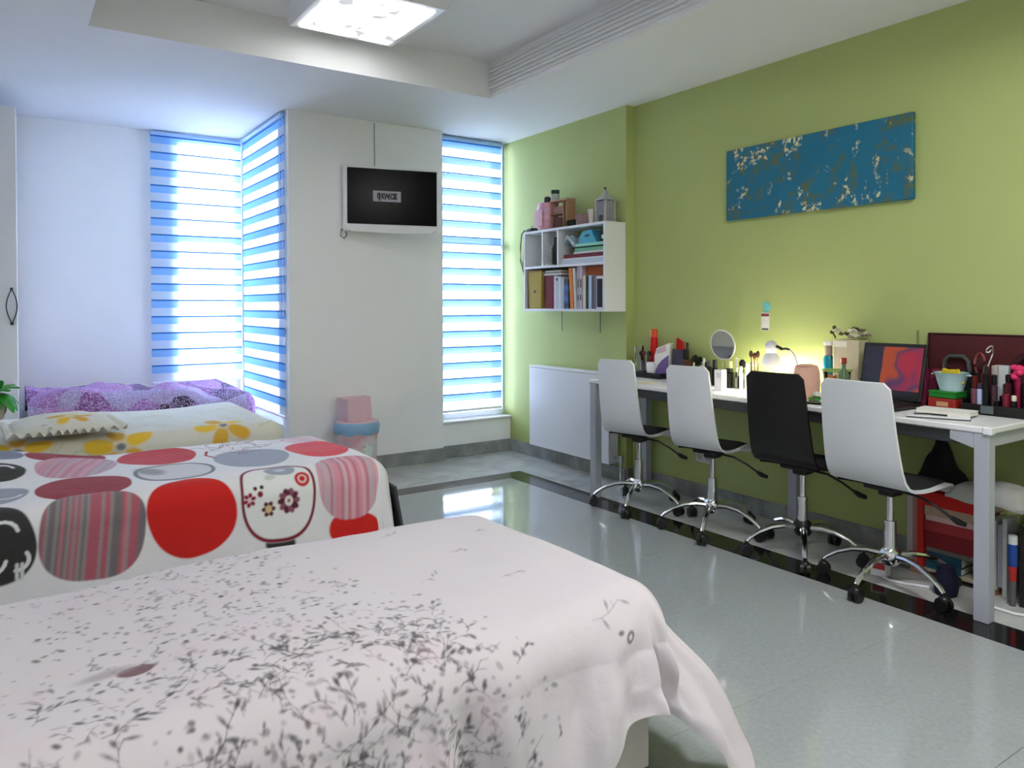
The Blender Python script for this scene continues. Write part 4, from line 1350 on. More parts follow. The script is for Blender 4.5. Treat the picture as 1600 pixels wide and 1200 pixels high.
tag(MB().lathe([(0, 0), (0.021, 0), (0.026, 0.06), (0.030, 0.10), (0.027, 0.103), (0.022, 0.06), (0, 0.02)], n=16, c=(3.41, 4.045, tp)).build('paper_cup', C_('cream_cup', (218, 210, 196), 0.6), smooth=True), 'slim cream cup on the shelf top between the ribbed cup and the grey lantern', 'cup')
ln = thing('lantern', 'grey house-shaped lantern with a pointed top at the right end of the shelf top', 'lantern', (3.43, 3.925, tp))
MB().b2(-0.05, 0.05, -0.055, 0.055, 0, 0.012, 0.002).build('base', C_('lantern_grey', (178, 176, 178), 0.5), ln)
for sx in (-1, 1):
    for sy in (-1, 1):
        MB().b2(sx * 0.042 - 0.006, sx * 0.042 + 0.006, sy * 0.046 - 0.006, sy * 0.046 + 0.006, 0.0125, 0.15).build('post', C_('lantern_grey', (178, 176, 178)), ln)
MB().b2(-0.034, 0.034, -0.038, 0.038, 0.0125, 0.147).build('glass', C_('smoky_glass', (150, 152, 160), 0.2), ln)
MB().lathe([(0.075, 0.1505), (0.05, 0.17), (0.02, 0.20), (0.012, 0.21), (0.012, 0.222), (0, 0.225)], n=4, rot=Matrix.Rotation(PI / 4, 3, 'Z')).build('roof', C_('lantern_grey', (178, 176, 178)), ln)
MB().ball((0, 0, 0.235), 0.010, 8).build('finial', DARKG, ln, True)
MB().lathe([(0, 0), (0.012, 0), (0.012, 0.045), (0, 0.047)], n=10, c=(-0.058, -0.02, 0.0)).build('candle', DARKG, ln, True)

# ------------------------------------------------------------------ canvas on the wall
cv = thing('canvas_picture', 'wide teal canvas with cream and olive flecks on the green wall', 'picture', (XG, 2.457, 1.93))
CM = bpy.data.materials.new('teal_canvas')
CM.use_nodes = True
nt = CM.node_tree
b_ = nt.nodes['Principled BSDF']
b_.inputs['Roughness'].default_value = 0.6
tc = nt.nodes.new('ShaderNodeTexCoord')
def nz_(scale, det, dist=0.0):
    t = nt.nodes.new('ShaderNodeTexNoise'); t.inputs['Scale'].default_value = scale; t.inputs['Detail'].default_value = det; t.inputs['Distortion'].default_value = dist
    nt.links.new(tc.outputs['Object'], t.inputs['Vector']); return t.outputs['Fac']
def rm_(inp, p0, p1):
    r_ = nt.nodes.new('ShaderNodeMapRange'); r_.inputs[1].default_value = p0; r_.inputs[2].default_value = p1
    nt.links.new(inp, r_.inputs[0]); return r_.outputs[0]
def mx2(fac, a, b):
    x = nt.nodes.new('ShaderNodeMix'); x.data_type = 'RGBA'
    nt.links.new(fac, x.inputs[0])
    for i, v in ((6, a), (7, b)):
        if isinstance(v, tuple): x.inputs[i].default_value = (*v, 1)
        else: nt.links.new(v, x.inputs[i])
    return x.outputs[2]
def mul_(a, b):
    x = nt.nodes.new('ShaderNodeMath'); x.operation = 'MULTIPLY'; nt.links.new(a, x.inputs[0]); nt.links.new(b, x.inputs[1]); return x.outputs[0]
c0 = mx2(nz_(3, 3), S(0, 92, 122), S(8, 116, 146))
c1 = mx2(mul_(rm_(nz_(6, 4, 1.5), 0.47, 0.60), rm_(nz_(26, 3), 0.36, 0.6)), c0, S(84, 100, 62))
c2 = mx2(mul_(rm_(nz_(4.2, 2, 2.0), 0.555, 0.63), rm_(nz_(52, 4), 0.50, 0.56)), c1, S(214, 204, 160))
nt.links.new(c2, b_.inputs['Base Color'])
MB().b2(-0.030, -0.001, -0.557, 0.557, -0.207, 0.207, 0.003).build('canvas', CM, cv)
fr = MB()
fr.b2(-0.0008, -0.0002, -0.54, 0.54, -0.19, 0.19)
fr.build('stretcher', WOOD, cv)

# little hook and card on the wall
tag(MB().lathe([(0, 0), (0.026, 0), (0.026, 0.004), (0.020, 0.008), (0, 0.009)], n=10, rot=Matrix.Rotation(-PI / 2, 3, 'Y'), c=(XG - 0.0005, 2.745, 1.207), sx=1.15).build('wall_hook', C_('turquoise_hook', (110, 192, 196), 0.35), smooth=False), 'round turquoise sticker hook on the green wall above the lamp', 'hook')
nc = thing('card', 'small white card hanging on the green wall below the turquoise hook', 'card', (XG, 2.752, 1.125))
MB().b2(-0.006, -0.001, -0.028, 0.028, -0.052, 0.050, 0.001).build('card_body', C_('card_white', (228, 224, 220)), nc)
MB().b2(-0.0072, -0.0062, -0.026, 0.026, 0.028, 0.044).build('red_strip', C_('dark_red_print', (130, 60, 56)), nc)
MB().b2(-0.0072, -0.0062, -0.022, 0.022, -0.050, -0.040).build('grey_strip', DARKG, nc)
# burgundy board leaning on the wall behind the desk clutter
bd = thing('pin_board', 'dark burgundy board standing on the desk against the wall', 'board', (XG, 1.37, 0.75))
MB().b2(-0.022, -0.002, -0.36, 0.452, 0.001, 0.331, 0.003).build('panel', mat('burgundy_felt', S(72, 13, 19), 0.8, var=0.08, scale=120), bd)
MB().b2(-0.026, -0.001, -0.366, 0.458, 0.3315, 0.337, 0.001).b2(-0.026, -0.001, 0.4525, 0.458, 0.001, 0.331).build('edge_trim', mat('burgundy_dark', S(58, 14, 20), 0.6), bd)
tag(MB().tube([(XG - 0.004, 1.885, 1.095), (XG - 0.004, 1.886, 0.76)], 0.004, 6).build('cable', mat('olive_cable', S(120, 128, 80), 0.6)), 'thin cable running down the green wall behind the laptop', 'cable')
so = thing('wall_socket', 'white wall socket under the desk behind the second chair', 'socket', (XG, 3.205, 0.275))
MB().b2(-0.010, -0.001, -0.065, 0.065, -0.04, 0.04, 0.003).build('plate', C_('socket_white', (206, 206, 200)), so)
for s in (-1, 1):
    MB().cyl((-0.0105, 0.032 * s, 0), (-0.0125, 0.032 * s, 0), 0.022, n=14).build('outlet', C_('outlet_grey', (170, 170, 166)), so)

# ------------------------------------------------------------------ things on the desk
DZ = 0.7503


def lathe_thing(name, label, cat, x, y, parts, z=DZ, group=None, n=16, rz=0.0, sx=1.0, sy=1.0):
    """parts: list of (part name, profile, material)."""
    if len(parts) == 1:
        o = MB().lathe(parts[0][1], n=n, sx=sx, sy=sy).build(name, parts[0][2], smooth=True, loc=(x, y, z))
        return tag(o, label, cat, group)
    root = thing(name, label, cat, (x, y, z), rz, group)
    for nm, prof, M in parts:
        MB().lathe(prof, n=n, sx=sx, sy=sy).build(nm, M, root, True)
    return root


def solid(r, z0, z1, e=0.003):
    return [(0, z0), (r - e, z0), (r, z0 + e), (r, z1 - e), (r - e, z1), (0, z1)]


def cup(r0, r1, h, t=0.003):
    return [(0, 0), (r0, 0), (r1, h), (r1 - t, h), (r0 - t, t), (0, t)]


# far end: black organiser tray and what stands on it
ot = thing('cosmetics_tray', 'black low tray at the far end of the desk holding pots and boxes', 'tray', (3.48, 3.53, DZ), 0.0)
MB().b2(-0.06, 0.11, -0.13, 0.105, 0, 0.010, 0.003).build('tray_floor', BLACK, ot)
for nm, b in (('rim', (-0.06, -0.054, -0.13, 0.105)), ('rim', (0.104, 0.11, -0.13, 0.105)), ('rim', (-0.0535, 0.1035, -0.13, -0.124)), ('rim', (-0.0535, 0.1035, 0.099, 0.105))):
    MB().b2(*b, 0.0103, 0.036, 0.002).build(nm, BLACK, ot)
tz = DZ + 0.0105
lathe_thing('tumbler', 'tall clear plastic tumbler at the far left end of the desk', 'tumbler', 3.50, 3.665, [('tumbler', cup(0.024, 0.030, 0.20), CLEAR)])
ph = thing('brush_pot', 'clear pot crammed with dark make-up brushes on the black tray', 'brush pot', (3.475, 3.585, tz))
MB().lathe(cup(0.032, 0.034, 0.10), n=16).build('pot', CLEAR, ph, True)
for k in range(7):
    t = k * 0.9
    MB().tube([(0.015 * math.cos(t), 0.015 * math.sin(t), 0.004), (0.03 * math.cos(t), 0.03 * math.sin(t), 0.13)], 0.003, 6).ball((0.032 * math.cos(t), 0.032 * math.sin(t), 0.143), 0.0085, 8, 1.8).build('brush', C_('brush_dark%d' % (k % 3), ((36, 32, 34), (110, 40, 52), (66, 70, 78))[k % 3]), ph, True)
lathe_thing('white_cup', 'plain white cup in front on the black tray', 'cup', 3.459, 3.515, [('white_cup', cup(0.026, 0.029, 0.09), WHITE)], z=tz)
rt = thing('spray_can', 'tall red spray can with an orange cap on the black tray', 'spray can', (3.55, 3.58, tz))
MB().lathe([(0, 0), (0.025, 0), (0.026, 0.004), (0.026, 0.235), (0.022, 0.25), (0, 0.25)], n=18).build('can', C_('can_red', (196, 24, 18), 0.3), rt, True)
MB().lathe(solid(0.0235, 0.2505, 0.302), n=18).build('cap', C_('can_orange', (206, 84, 40), 0.4), rt, True)
pb = thing('product_box', 'white box with a purple curve on its front, sloping top, on the black tray', 'box', (3.53, 3.468, tz), 0.3)
MB().prism([(-0.05, 0), (0.055, 0), (0.055, 0.13), (0.04, 0.18), (-0.012, 0.20), (-0.05, 0.215)], 'x', -0.028, 0.028).build('box', WHITE_M, pb)
MB().prism([(-0.048, 0.004), (0.052, 0.004), (0.048, 0.03), (0.03, 0.07), (0.0, 0.105), (-0.048, 0.14)], 'x', -0.0325, -0.0305).build('purple_panel', C_('purple', (120, 98, 160), 0.5), pb)
MB().prism([(-0.03, 0.165), (0.034, 0.145), (0.036, 0.17), (-0.012, 0.195), (-0.03, 0.20)], 'x', -0.0325, -0.0305).build('pink_panel', C_('pale_rose', (206, 176, 186), 0.5), pb)
cc = thing('clear_box', 'clear plastic box with red sachets sticking out behind the purple box', 'box', (3.553, 3.348, DZ))
MB().b2(-0.025, 0.03, -0.045, 0.045, 0, 0.003).b2(-0.025, -0.022, -0.045, 0.045, 0.003, 0.19).b2(0.027, 0.03, -0.045, 0.045, 0.003, 0.19).b2(-0.022, 0.027, -0.045, -0.042, 0.003, 0.19).b2(-0.022, 0.027, 0.042, 0.045, 0.003, 0.19).build('box', glass_mat('milky_plastic', (0.95, 0.94, 0.93), 0.1), cc)
for k, (y, a) in enumerate([(0.026, 0.10), (0.0, -0.05), (-0.024, -0.2)]):
    MB().box((0.0, y, 0.142), (0.012 + 0.004 * k, 0.027, 0.235 - 0.02 * k), 0.004, rot=Matrix.Rotation(a * 0.6, 3, 'X')).build('sachet', C_('sachet_red', (186, 28, 22), 0.4), cc)
wb_ = thing('basket', 'brown wicker basket holding a dark upright brush on the desk', 'basket', (3.53, 3.25, DZ))
for k in range(7):
    MB().tube([((0.026 + 0.0015 * k) * math.cos(2 * PI * i / 16), (0.026 + 0.0015 * k) * math.sin(2 * PI * i / 16), 0.008 + 0.019 * k) for i in range(16)], 0.0098, 6, True).build('wicker_ring', C_('wicker', (96, 58, 40), 0.8, 0.25), wb_, True)
MB().cyl((0, 0, 0.0), (0, 0, 0.006), 0.026, n=16).build('bottom', C_('wicker', (96, 58, 40)), wb_)
MB().tube([(0.0, 0.012, 0.008), (0.0, 0.018, 0.14), (0.0, 0.020, 0.235)], [0.006, 0.006, 0.008], 8).build('brush', BLACK, wb_, True)
pom = MB()
rng = random.Random(2)
for k in range(22):
    v = Vector((rng.gauss(0, 1), rng.gauss(0, 1), rng.gauss(0, 1))).normalized() * 0.020
    pom.ball((v.x, v.y, 0.135 + v.z), 0.015, 6)
dp = thing('pompom_holder', 'dark pompom on a black pot beside the wicker basket', 'ornament', (3.525, 3.185, DZ))
pom.build('pompom', C_('pompom_dark', (34, 34, 26), 0.95, 0.3), dp, True)
MB().lathe(cup(0.022, 0.027, 0.105)).build('pot', BLACK, dp, True)
# small bottles along the wall
VB = [('white nail-varnish bottle with a dark green cap, left of a like one', 3.53, 3.165, 0.011, 0.10, (226, 224, 218), (40, 70, 44), 0.135), ('white nail-varnish bottle with a white cap, right of the green-capped one', 3.53, 3.135, 0.011, 0.105, (222, 222, 220), (230, 230, 228), 0.145),
      ('small black bottle with a grey cap, left of the round mirror by the wall', 3.50, 3.07, 0.018, 0.10, (28, 28, 28), (96, 96, 96), 0.135), ('dark brown vial near the white varnish bottles', 3.515, 3.105, 0.010, 0.085, (70, 44, 30), (24, 24, 24), 0.125),
      ('pale gold vial in front of the dark pompom', 3.475, 3.165, 0.009, 0.085, (190, 180, 120), (206, 196, 150), 0.12), ('stout black bottle left of the white box, in front of the mirror', 3.43, 2.965, 0.020, 0.10, (14, 14, 16), (26, 26, 28), 0.15)]
for lb, x, y, r, h, c, c2, H in VB:
    lathe_thing('bottle', lb, 'bottle', x, y, [('glass', solid(r, 0, h), C_('v%d%d' % (c[0], c[1]), c, 0.25)), ('cap', solid(r * 0.7, h + 0.0004, H), C_('vc%d%d' % (c2[0], c2[1]), c2, 0.35))], group='small bottles by the wall')
# round mirror
mr = thing('vanity_mirror', 'round table mirror on a clear stand by the green wall', 'mirror', (3.49, 2.955, DZ))
tl = Matrix.Rotation(math.radians(-98), 3, 'Y')
MB().lathe([(0, -0.006), (0.086, -0.006), (0.092, 0.0), (0.090, 0.006), (0.0845, 0.0055), (0.0845, 0.003), (0, 0.003)], n=36, rot=tl, c=(0, 0, 0.235), ).build('rim', C_('mirror_rim', (206, 204, 200), 0.3), mr, True)
MB().lathe([(0, 0.0033), (0.084, 0.0033), (0.084, 0.0044), (0, 0.0044)], n=36, rot=tl, c=(0, 0, 0.235)).build('mirror_glass', mat('mirror', (0.92, 0.92, 0.92), 0.02, 1.0, var=0.0), mr)
MB().tube([(0.01, 0, 0.14), (0.012, 0, 0.02)], 0.008, 8).lathe([(0, 0), (0.05, 0), (0.045, 0.012), (0, 0.016)], n=20).build('stand', CLEAR, mr, True)
# cluster in front of the mirror
wbx = thing('lotion_carton', 'white square carton in front of the mirror, nearest to the desk edge', 'carton', (3.245, 2.765, DZ), 0.1)
MB().b2(-0.022, 0.022, -0.024, 0.024, 0, 0.115, 0.001).build('box', WHITE, wbx)
MB().b2(-0.0228, -0.0222, -0.018, 0.010, 0.07, 0.10).build('print_panel', C_('grey_print', (196, 198, 206)), wbx)
CL = [('black square jar right of the white carton', 3.42, 2.85, 0.030, 0.085, (12, 12, 13), (22, 22, 24), 0.108), ('dark bottle with a pale yellow cone cap by the mirror stand', 3.47, 2.885, 0.017, 0.10, (22, 22, 24), (226, 222, 170), 0.145),
      ('slim white tube with a white cap, the taller of the two slim tubes', 3.49, 2.855, 0.0095, 0.11, (232, 230, 222), (238, 236, 230), 0.165), ('slim white tube in front of the black round-headed brush', 3.40, 2.75, 0.0115, 0.095, (236, 234, 228), (226, 226, 222), 0.127),
      ('white pump bottle with a grey base print left of the black chair', 3.41, 2.715, 0.0165, 0.09, (228, 226, 220), (206, 204, 198), 0.145), ('little black vial between the jar and the slim tube', 3.43, 2.79, 0.0085, 0.07, (20, 20, 20), (150, 146, 140), 0.10),
      ('little grey vial next to the black vial', 3.40, 2.785, 0.008, 0.06, (120, 118, 114), (30, 30, 30), 0.092), ('black lipstick-like vial by the pump bottle', 3.44, 2.755, 0.008, 0.05, (16, 16, 16), (206, 204, 198), 0.078)]
for lb, x, y, r, h, c, c2, H in CL:
    lathe_thing('bottle', lb, 'bottle', x, y, [('body', solid(r, 0, h), C_('v%d%d' % (c[0], c[1]), c, 0.25)), ('cap', solid(r * 0.72, h + 0.0004, H), C_('vc%d%d' % (c2[0], c2[1]), c2, 0.35))], group='bottles before the mirror')
hb = thing('hair_brush', 'black round-headed brush standing beside the slim white tubes', 'brush', (3.49, 2.815, DZ))
MB().lathe(solid(0.010, 0, 0.105)).build('handle', BLACK, hb, True)
MB().ball((0, 0, 0.132), 0.019, 12, 1.4).build('brush_head', BLACK_C, hb, True)
bp_ = thing('brush_glass', 'slim glass with three brown powder brushes left of the lamp', 'brush pot', (3.45, 2.70, DZ))
MB().lathe(cup(0.020, 0.022, 0.15)).build('glass', CLEAR, bp_, True)
for k, (dy, h) in enumerate([(0.022, 0.205), (0.0, 0.195), (-0.020, 0.205)]):
    MB().tube([(0, dy * 0.3, 0.004), (0, dy, h - 0.03)], 0.003, 6).ball((0, dy * 1.1, h - 0.01), 0.011, 10, 1.9).build('brush', C_('brush_brown', (84, 54, 36), 0.8), bp_, True)
# desk lamp
lp = thing('desk_lamp', 'white desk lamp with a bell shade on a bent arm, switched on', 'lamp', (3.43, 2.575, DZ))
SHD = mat('lamp_shade', S(206, 208, 214), 0.4, var=0.02)
MB().lathe([(0.051, 0.145), (0.049, 0.165), (0.042, 0.19), (0.026, 0.21), (0.024, 0.212), (0.040, 0.188), (0.047, 0.163), (0.049, 0.145)], n=24).build('shade', SHD, lp, True)
MB().ball((0, 0, 0.243), 0.032, 16, 1.05).build('socket_housing', SHD, lp, True)
MB().ball((0, 0, 0.165), 0.021, 12, 1.1).build('bulb', mat('bulb', S(255, 244, 214), 0.4, emit=(1.0, 0.90, 0.66), estr=40), lp, True)
MB().tube([(0.0, -0.034, 0.246), (0.004, -0.065, 0.232)], 0.009, 8).tube([(0.004, -0.065, 0.232), (0.008, -0.085, 0.236), (0.012, -0.105, 0.230)], 0.0065, 8).build('knuckle', BLACK, lp, True)
MB().tube([(0.012, -0.105, 0.230), (0.02, -0.128, 0.205), (0.03, -0.14, 0.15), (0.04, -0.145, 0.02)], 0.0055, 8).build('arm', GREYM, lp, True)
MB().lathe([(0, 0), (0.055, 0), (0.052, 0.014), (0.01, 0.02), (0, 0.02)], n=24, c=(0.045, -0.145, 0)).build('base', GREYM, lp, True)
ld_ = bpy.data.lights.new('lamp_bulb_light', 'POINT')
ld_.energy = LAMP
ld_.color = (1.0, 0.90, 0.68)
ld_.shadow_soft_size = 0.02
lo = bpy.data.objects.new('lamp_bulb_light', ld_)
lo.location = (3.43, 2.575, DZ + 0.135)
COL.objects.link(lo)

pe = MB()
rows = []
for i in range(10):
    s = i / 9
    r_ = 0.066 * (0.92 + 0.12 * math.sin(PI * s)) * (1 if s < 0.9 else 0.9)
    rows.append([(r_ * 0.85 * math.cos(2 * PI * k / 22), r_ * (1 + 0.03 * math.sin(3 * k)) * math.sin(2 * PI * k / 22), 0.165 * s) for k in range(23)])
pe.grid(rows)
pe.lathe([(0.055, 0.165), (0.03, 0.172), (0, 0.172)], n=22)
tag(pe.build('toilet_bag', C_('peach_cloth', (222, 176, 156), 0.8), smooth=True, loc=(3.32, 2.285, DZ)), 'peach round toiletry bag right of the black chair', 'bag')
sn = thing('snack_tub', 'clear tub with a green rim full of orange-brown snacks', 'tub', (3.43, 2.19, DZ))
MB().lathe([(0, 0), (0.052, 0), (0.066, 0.14), (0.063, 0.14), (0.050, 0.004), (0, 0.004)], n=24).build('tub', CLEAR, sn, True)
MB().tube([(0.067 * math.cos(2 * PI * k / 28), 0.067 * math.sin(2 * PI * k / 28), 0.142) for k in range(28)], 0.005, 6, True).build('rim', C_('rim_green', (140, 176, 90)), sn, True)
rng = random.Random(4)
sm = MB()
for k in range(70):
    t, r_ = rng.uniform(0, 6.28), 0.046 * math.sqrt(rng.random())
    z_ = rng.uniform(0.012, 0.115)
    d_ = Vector((rng.gauss(0, 1), rng.gauss(0, 1), rng.gauss(0, 0.6))).normalized() * 0.011
    c_ = Vector((r_ * math.cos(t), r_ * math.sin(t), z_))
    sm.tube([c_ - d_, c_ + d_], 0.0045, 5)
so_ = sm.build('snack_sticks', ramp_mat('snack', [(0.3, S(150, 84, 40)), (0.6, S(206, 140, 76)), (0.8, S(222, 180, 110))], 40, 0.7), sn)
so_['kind'] = 'stuff'
tbm = thing('bottle', 'teal bottle with a grey neck and white lid next to the beige carton', 'bottle', (3.53, 2.30, DZ))
MB().lathe([(0, 0), (0.026, 0), (0.027, 0.004), (0.027, 0.19), (0.020, 0.205), (0, 0.205)]).build('body', C_('teal_liquid', (20, 128, 150), 0.25), tbm, True)
MB().lathe(solid(0.0185, 0.2055, 0.258)).build('neck', C_('neck_grey', (146, 134, 128), 0.4), tbm, True)
MB().lathe(solid(0.024, 0.2585, 0.281)).build('lid', WHITE, tbm, True)
ct = thing('carton', 'tall beige carton with a pale label, next to the laptop', 'carton', (3.55, 2.195, DZ), 0.03)
MB().b2(-0.045, 0.045, -0.072, 0.066, 0, 0.292, 0.002).build('box', C_('beige_card', (196, 186, 158), 0.7), ct)
MB().b2(-0.0462, -0.0453, -0.01, 0.055, 0.255, 0.284).build('label', C_('label_pale', (222, 218, 206)), ct)
MB().b2(-0.0462, -0.0453, 0.056, 0.064, 0.004, 0.288).build('edge_strip', C_('strip_pale', (222, 216, 196)), ct)
dfw = thing('dried_flowers', 'bunch of dried pale flowers and paper lying on the beige carton', 'dried flowers', (3.545, 2.20, DZ + 0.2925))
rng = random.Random(9)
for k in range(16):
    c_ = Vector((rng.uniform(-0.035, 0.035), rng.uniform(-0.085, 0.075), 0.012 + 0.055 * rng.random() * (1 - abs(k - 7) / 12)))
    rows = [[c_ + Vector((0.016 * (i - 1), 0.020 * (j - 1), 0.010 * math.sin(i * 2 + j * 1.7 + k))) for j in range(3)] for i in range(3)]
    MB().grid(rows, 0.003, lambda i, j: Vector((0.3, 0, 1))).build('petal', C_('dried%d' % (k % 4), ((222, 216, 200), (196, 188, 166), (206, 200, 186), (92, 88, 66))[k % 4], 0.9), dfw, True)
MB().tube([(0, 0.07, 0.005), (-0.005, 0.082, 0.03), (0.0, 0.078, 0.055)], 0.004, 6).ball((0, 0.078, 0.06), 0.010, 8).ball((0, 0.092, 0.035), 0.010, 8).build('seed_heads', C_('seed_dark', (78, 78, 58), 0.9), dfw, True)
gb = thing('bottle', 'small clear bottle with a green and grey label and a red-brown cap', 'bottle', (3.37, 2.115, DZ))
MB().lathe([(0, 0), (0.026, 0), (0.027, 0.004), (0.027, 0.13), (0.010, 0.155), (0.009, 0.182), (0, 0.182)]).build('body', C_('bottle_green', (96, 116, 84), 0.2), gb, True)
MB().lathe(solid(0.014, 0.1825, 0.212)).build('cap', C_('cap_redbrown', (150, 60, 46), 0.4), gb, True)
MB().lathe([(0.0274, 0.03), (0.028, 0.03), (0.028, 0.11), (0.0274, 0.11)]).build('label', C_('label_grey', (96, 100, 102)), gb, True)
fl = thing('flower', 'white artificial flower with green leaves lying by the peach bag', 'flower', (3.28, 2.19, DZ))
for k in range(7):
    t = 2 * PI * k / 7
    MB().ball((0.017 * math.cos(t), 0.017 * math.sin(t), 0.03 + 0.008 * (k % 2)), 0.013, 8, 0.55).build('petal', C_('petal_white', (222, 224, 216), 0.7), fl, True)
for k in range(4):
    t = 2 * PI * k / 4 + 0.5
    MB().ball((0.034 * math.cos(t), 0.034 * math.sin(t), 0.013), 0.016, 8, 0.4).build('leaf', LEAF, fl, True)
MB().tube([(0, 0, 0.001), (0, 0, 0.028)], 0.004, 6).build('stem', LEAF, fl, True)
pn = thing('phone', 'black phone lying at the desk edge behind the nearest chair', 'phone', (3.19, 2.115, DZ), 0.25)
MB().b2(-0.035, 0.035, -0.07, 0.07, 0, 0.009, 0.004, 2).build('body', BLACK_G, pn, True)
for k, (x, y, rz, a, b, c) in enumerate([(3.33, 2.99, 0.2, 0.15, 0.105, 'white sheet of paper lying on the desk by the far tray'), (3.27, 2.80, -0.1, 0.15, 0.11, 'white sheet of paper under the lotion carton'), (3.22, 3.36, 0.0, 0.05, 0.11, 'cream sheet of paper beside the first white chair')]):
    tag(MB().b2(-a, a, -b, b, -0.0002 + 0.0004 * k - 0.0001, 0.0006 + 0.0004 * k, 0).build('paper_sheet', C_('sheet%d' % k, ((230, 230, 228), (230, 230, 228), (226, 218, 190))[k], 0.9), loc=(x if k != 1 else 3.30, y if k != 1 else 2.52, DZ), ) if k != 1 else MB().b2(-0.09, 0.09, -0.06, 0.06, 0, 0.0008).build('paper_sheet', C_('sheet0', (230, 230, 228), 0.9), loc=(3.22, 2.52, DZ)), c if k != 1 else 'white sheet of paper on the desk right under the lamp', 'paper')

# laptop
lt = thing('laptop', 'black laptop, open, with a red and violet picture on its screen', 'laptop', (3.31, 1.925, DZ), 0.0)
MB().b2(-0.10, 0.12, -0.152, 0.152, 0.004, 0.022, 0.006, 2).build('keyboard_base', BLACK, lt)
for sx in (-0.08, 0.10):
    MB().b2(sx - 0.01, sx + 0.01, -0.14, 0.14, 0, 0.0035).build('foot', BLACK, lt)
kb = MB()
for i in range(5):
    for j in range(13):
        kb.b2(-0.02 + 0.021 * i, -0.003 + 0.021 * i, -0.138 + 0.0212 * j, -0.1205 + 0.0212 * j, 0.0223, 0.0245)
kk = kb.build('keys', C_('keys', (34, 34, 38)), lt); kk['kind'] = 'stuff'
scn = thing('lid', '', '')
del scn['label']; del scn['category']
scn.parent = lt
scn.location = (0.118, 0, 0.024)
scn.rotation_euler = (0.0, math.radians(14), 0)
MB().b2(-0.008, 0.004, -0.152, 0.152, 0.0, 0.268, 0.004, 2).build('lid_shell', BLACK, scn)
SM = bpy.data.materials.new('laptop_screen')
SM.use_nodes = True
nt = SM.node_tree
b_ = nt.nodes['Principled BSDF']
b_.inputs['Base Color'].default_value = (*S(14, 14, 18), 1)
b_.inputs['Roughness'].default_value = 0.25
tc = nt.nodes.new('ShaderNodeTexCoord')
mp = nt.nodes.new('ShaderNodeMapping')
nt.links.new(tc.outputs['Generated'], mp.inputs[0])
sx_ = nt.nodes.new('ShaderNodeSeparateXYZ')
nt.links.new(mp.outputs[0], sx_.inputs[0])
vn = nt.nodes.new('ShaderNodeTexVoronoi'); vn.inputs['Scale'].default_value = 2.2; vn.feature = 'SMOOTH_F1'
nt.links.new(mp.outputs[0], vn.inputs['Vector'])
sp3 = nt.nodes.new('ShaderNodeSeparateColor'); nt.links.new(vn.outputs['Color'], sp3.inputs[0])
rp = nt.nodes.new('ShaderNodeValToRGB')
els = rp.color_ramp.elements
for p_, c_ in ((0.3, S(190, 40, 66)), (0.5, S(70, 60, 110)), (0.7, S(196, 84, 40))):
    if p_ == 0.3: els[0].position = p_; els[0].color = (*c_, 1)
    elif p_ == 0.7: els[-1].position = p_; els[-1].color = (*c_, 1)
    else:
        e = els.new(p_); e.color = (*c_, 1)
nt.links.new(sp3.outputs[0], rp.inputs[0])
nt.links.new(rp.outputs[0], b_.inputs['Emission Color'])
b_.inputs['Emission Strength'].default_value = 0.20
MB().b2(-0.0095, -0.0083, -0.137, 0.05, 0.045, 0.250).build('screen_picture', SM, scn)
MB().b2(-0.0093, -0.0083, 0.0505, 0.137, 0.045, 0.250).build('screen_sidebar', mat('screen_dark', S(14, 15, 20), 0.25, emit=S(44, 48, 62), estr=0.2), scn)
MB().b2(-0.0093, -0.0083, -0.137, 0.137, 0.02, 0.0445).build('bezel_strip', mat('bezel', S(30, 34, 44), 0.3), scn)

# right-hand clutter in front of the burgundy board
mg = thing('pencil_stand', 'magenta V-shaped stand of two tall boxes right of the laptop', 'stand', (3.53, 1.79, DZ))
MGT = C_('magenta_card', (120, 34, 66), 0.5)
for s in (-1, 1):
    MB().box((0.0, 0.022 * s - 0.005, 0.088), (0.05, 0.036, 0.172), 0.002, rot=Matrix.Rotation(-0.18 * s, 3, 'X')).build('tall_box', MGT, mg)
MB().b2(-0.035, 0.035, -0.05, 0.045, 0, 0.006).build('base_plate', MGT, mg)
sg = thing('sprig_vase', 'small dark vase with a green sprig between the laptop and the board', 'vase', (3.575, 1.875, DZ))
MB().lathe([(0, 0), (0.02, 0), (0.026, 0.07), (0.012, 0.14), (0.014, 0.165), (0.010, 0.165), (0, 0.02)]).build('vase', C_('vase_dark', (56, 24, 26), 0.3), sg, True)
for k in range(6):
    t = k * 1.05
    MB().ball((0.014 * math.cos(t), 0.014 * math.sin(t), 0.185 + 0.009 * (k % 3)), 0.011, 8, 1.3).build('leaf', LEAF, sg, True)
MB().tube([(0, 0, 0.10), (0, 0, 0.185)], 0.003, 5).build('stem', LEAF, sg)
rb = thing('storage_tin', 'red tin with a gold print, lowest of the stack under the pale blue bowl', 'tin', (3.475, 1.685, DZ))
MB().b2(-0.05, 0.05, -0.060, 0.060, 0, 0.056, 0.008, 2).build('tin', C_('tin_red', (150, 40, 36), 0.35), rb)
MB().b2(-0.0512, -0.0502, -0.03, 0.02, 0.02, 0.040).build('gold_print', C_('gold_print', (196, 150, 110)), rb)
gx = thing('storage_box', 'flat bright green box between the red tin and the pale blue bowl', 'box', (3.475, 1.68, DZ + 0.0565))
MB().b2(-0.05, 0.05, -0.056, 0.058, 0, 0.022, 0.002).build('box', C_('green_box', (30, 120, 40), 0.5), gx)
MB().b2(-0.052, 0.052, -0.058, 0.060, 0.0223, 0.030, 0.002).build('lid', C_('green_lid', (36, 132, 46), 0.5), gx)
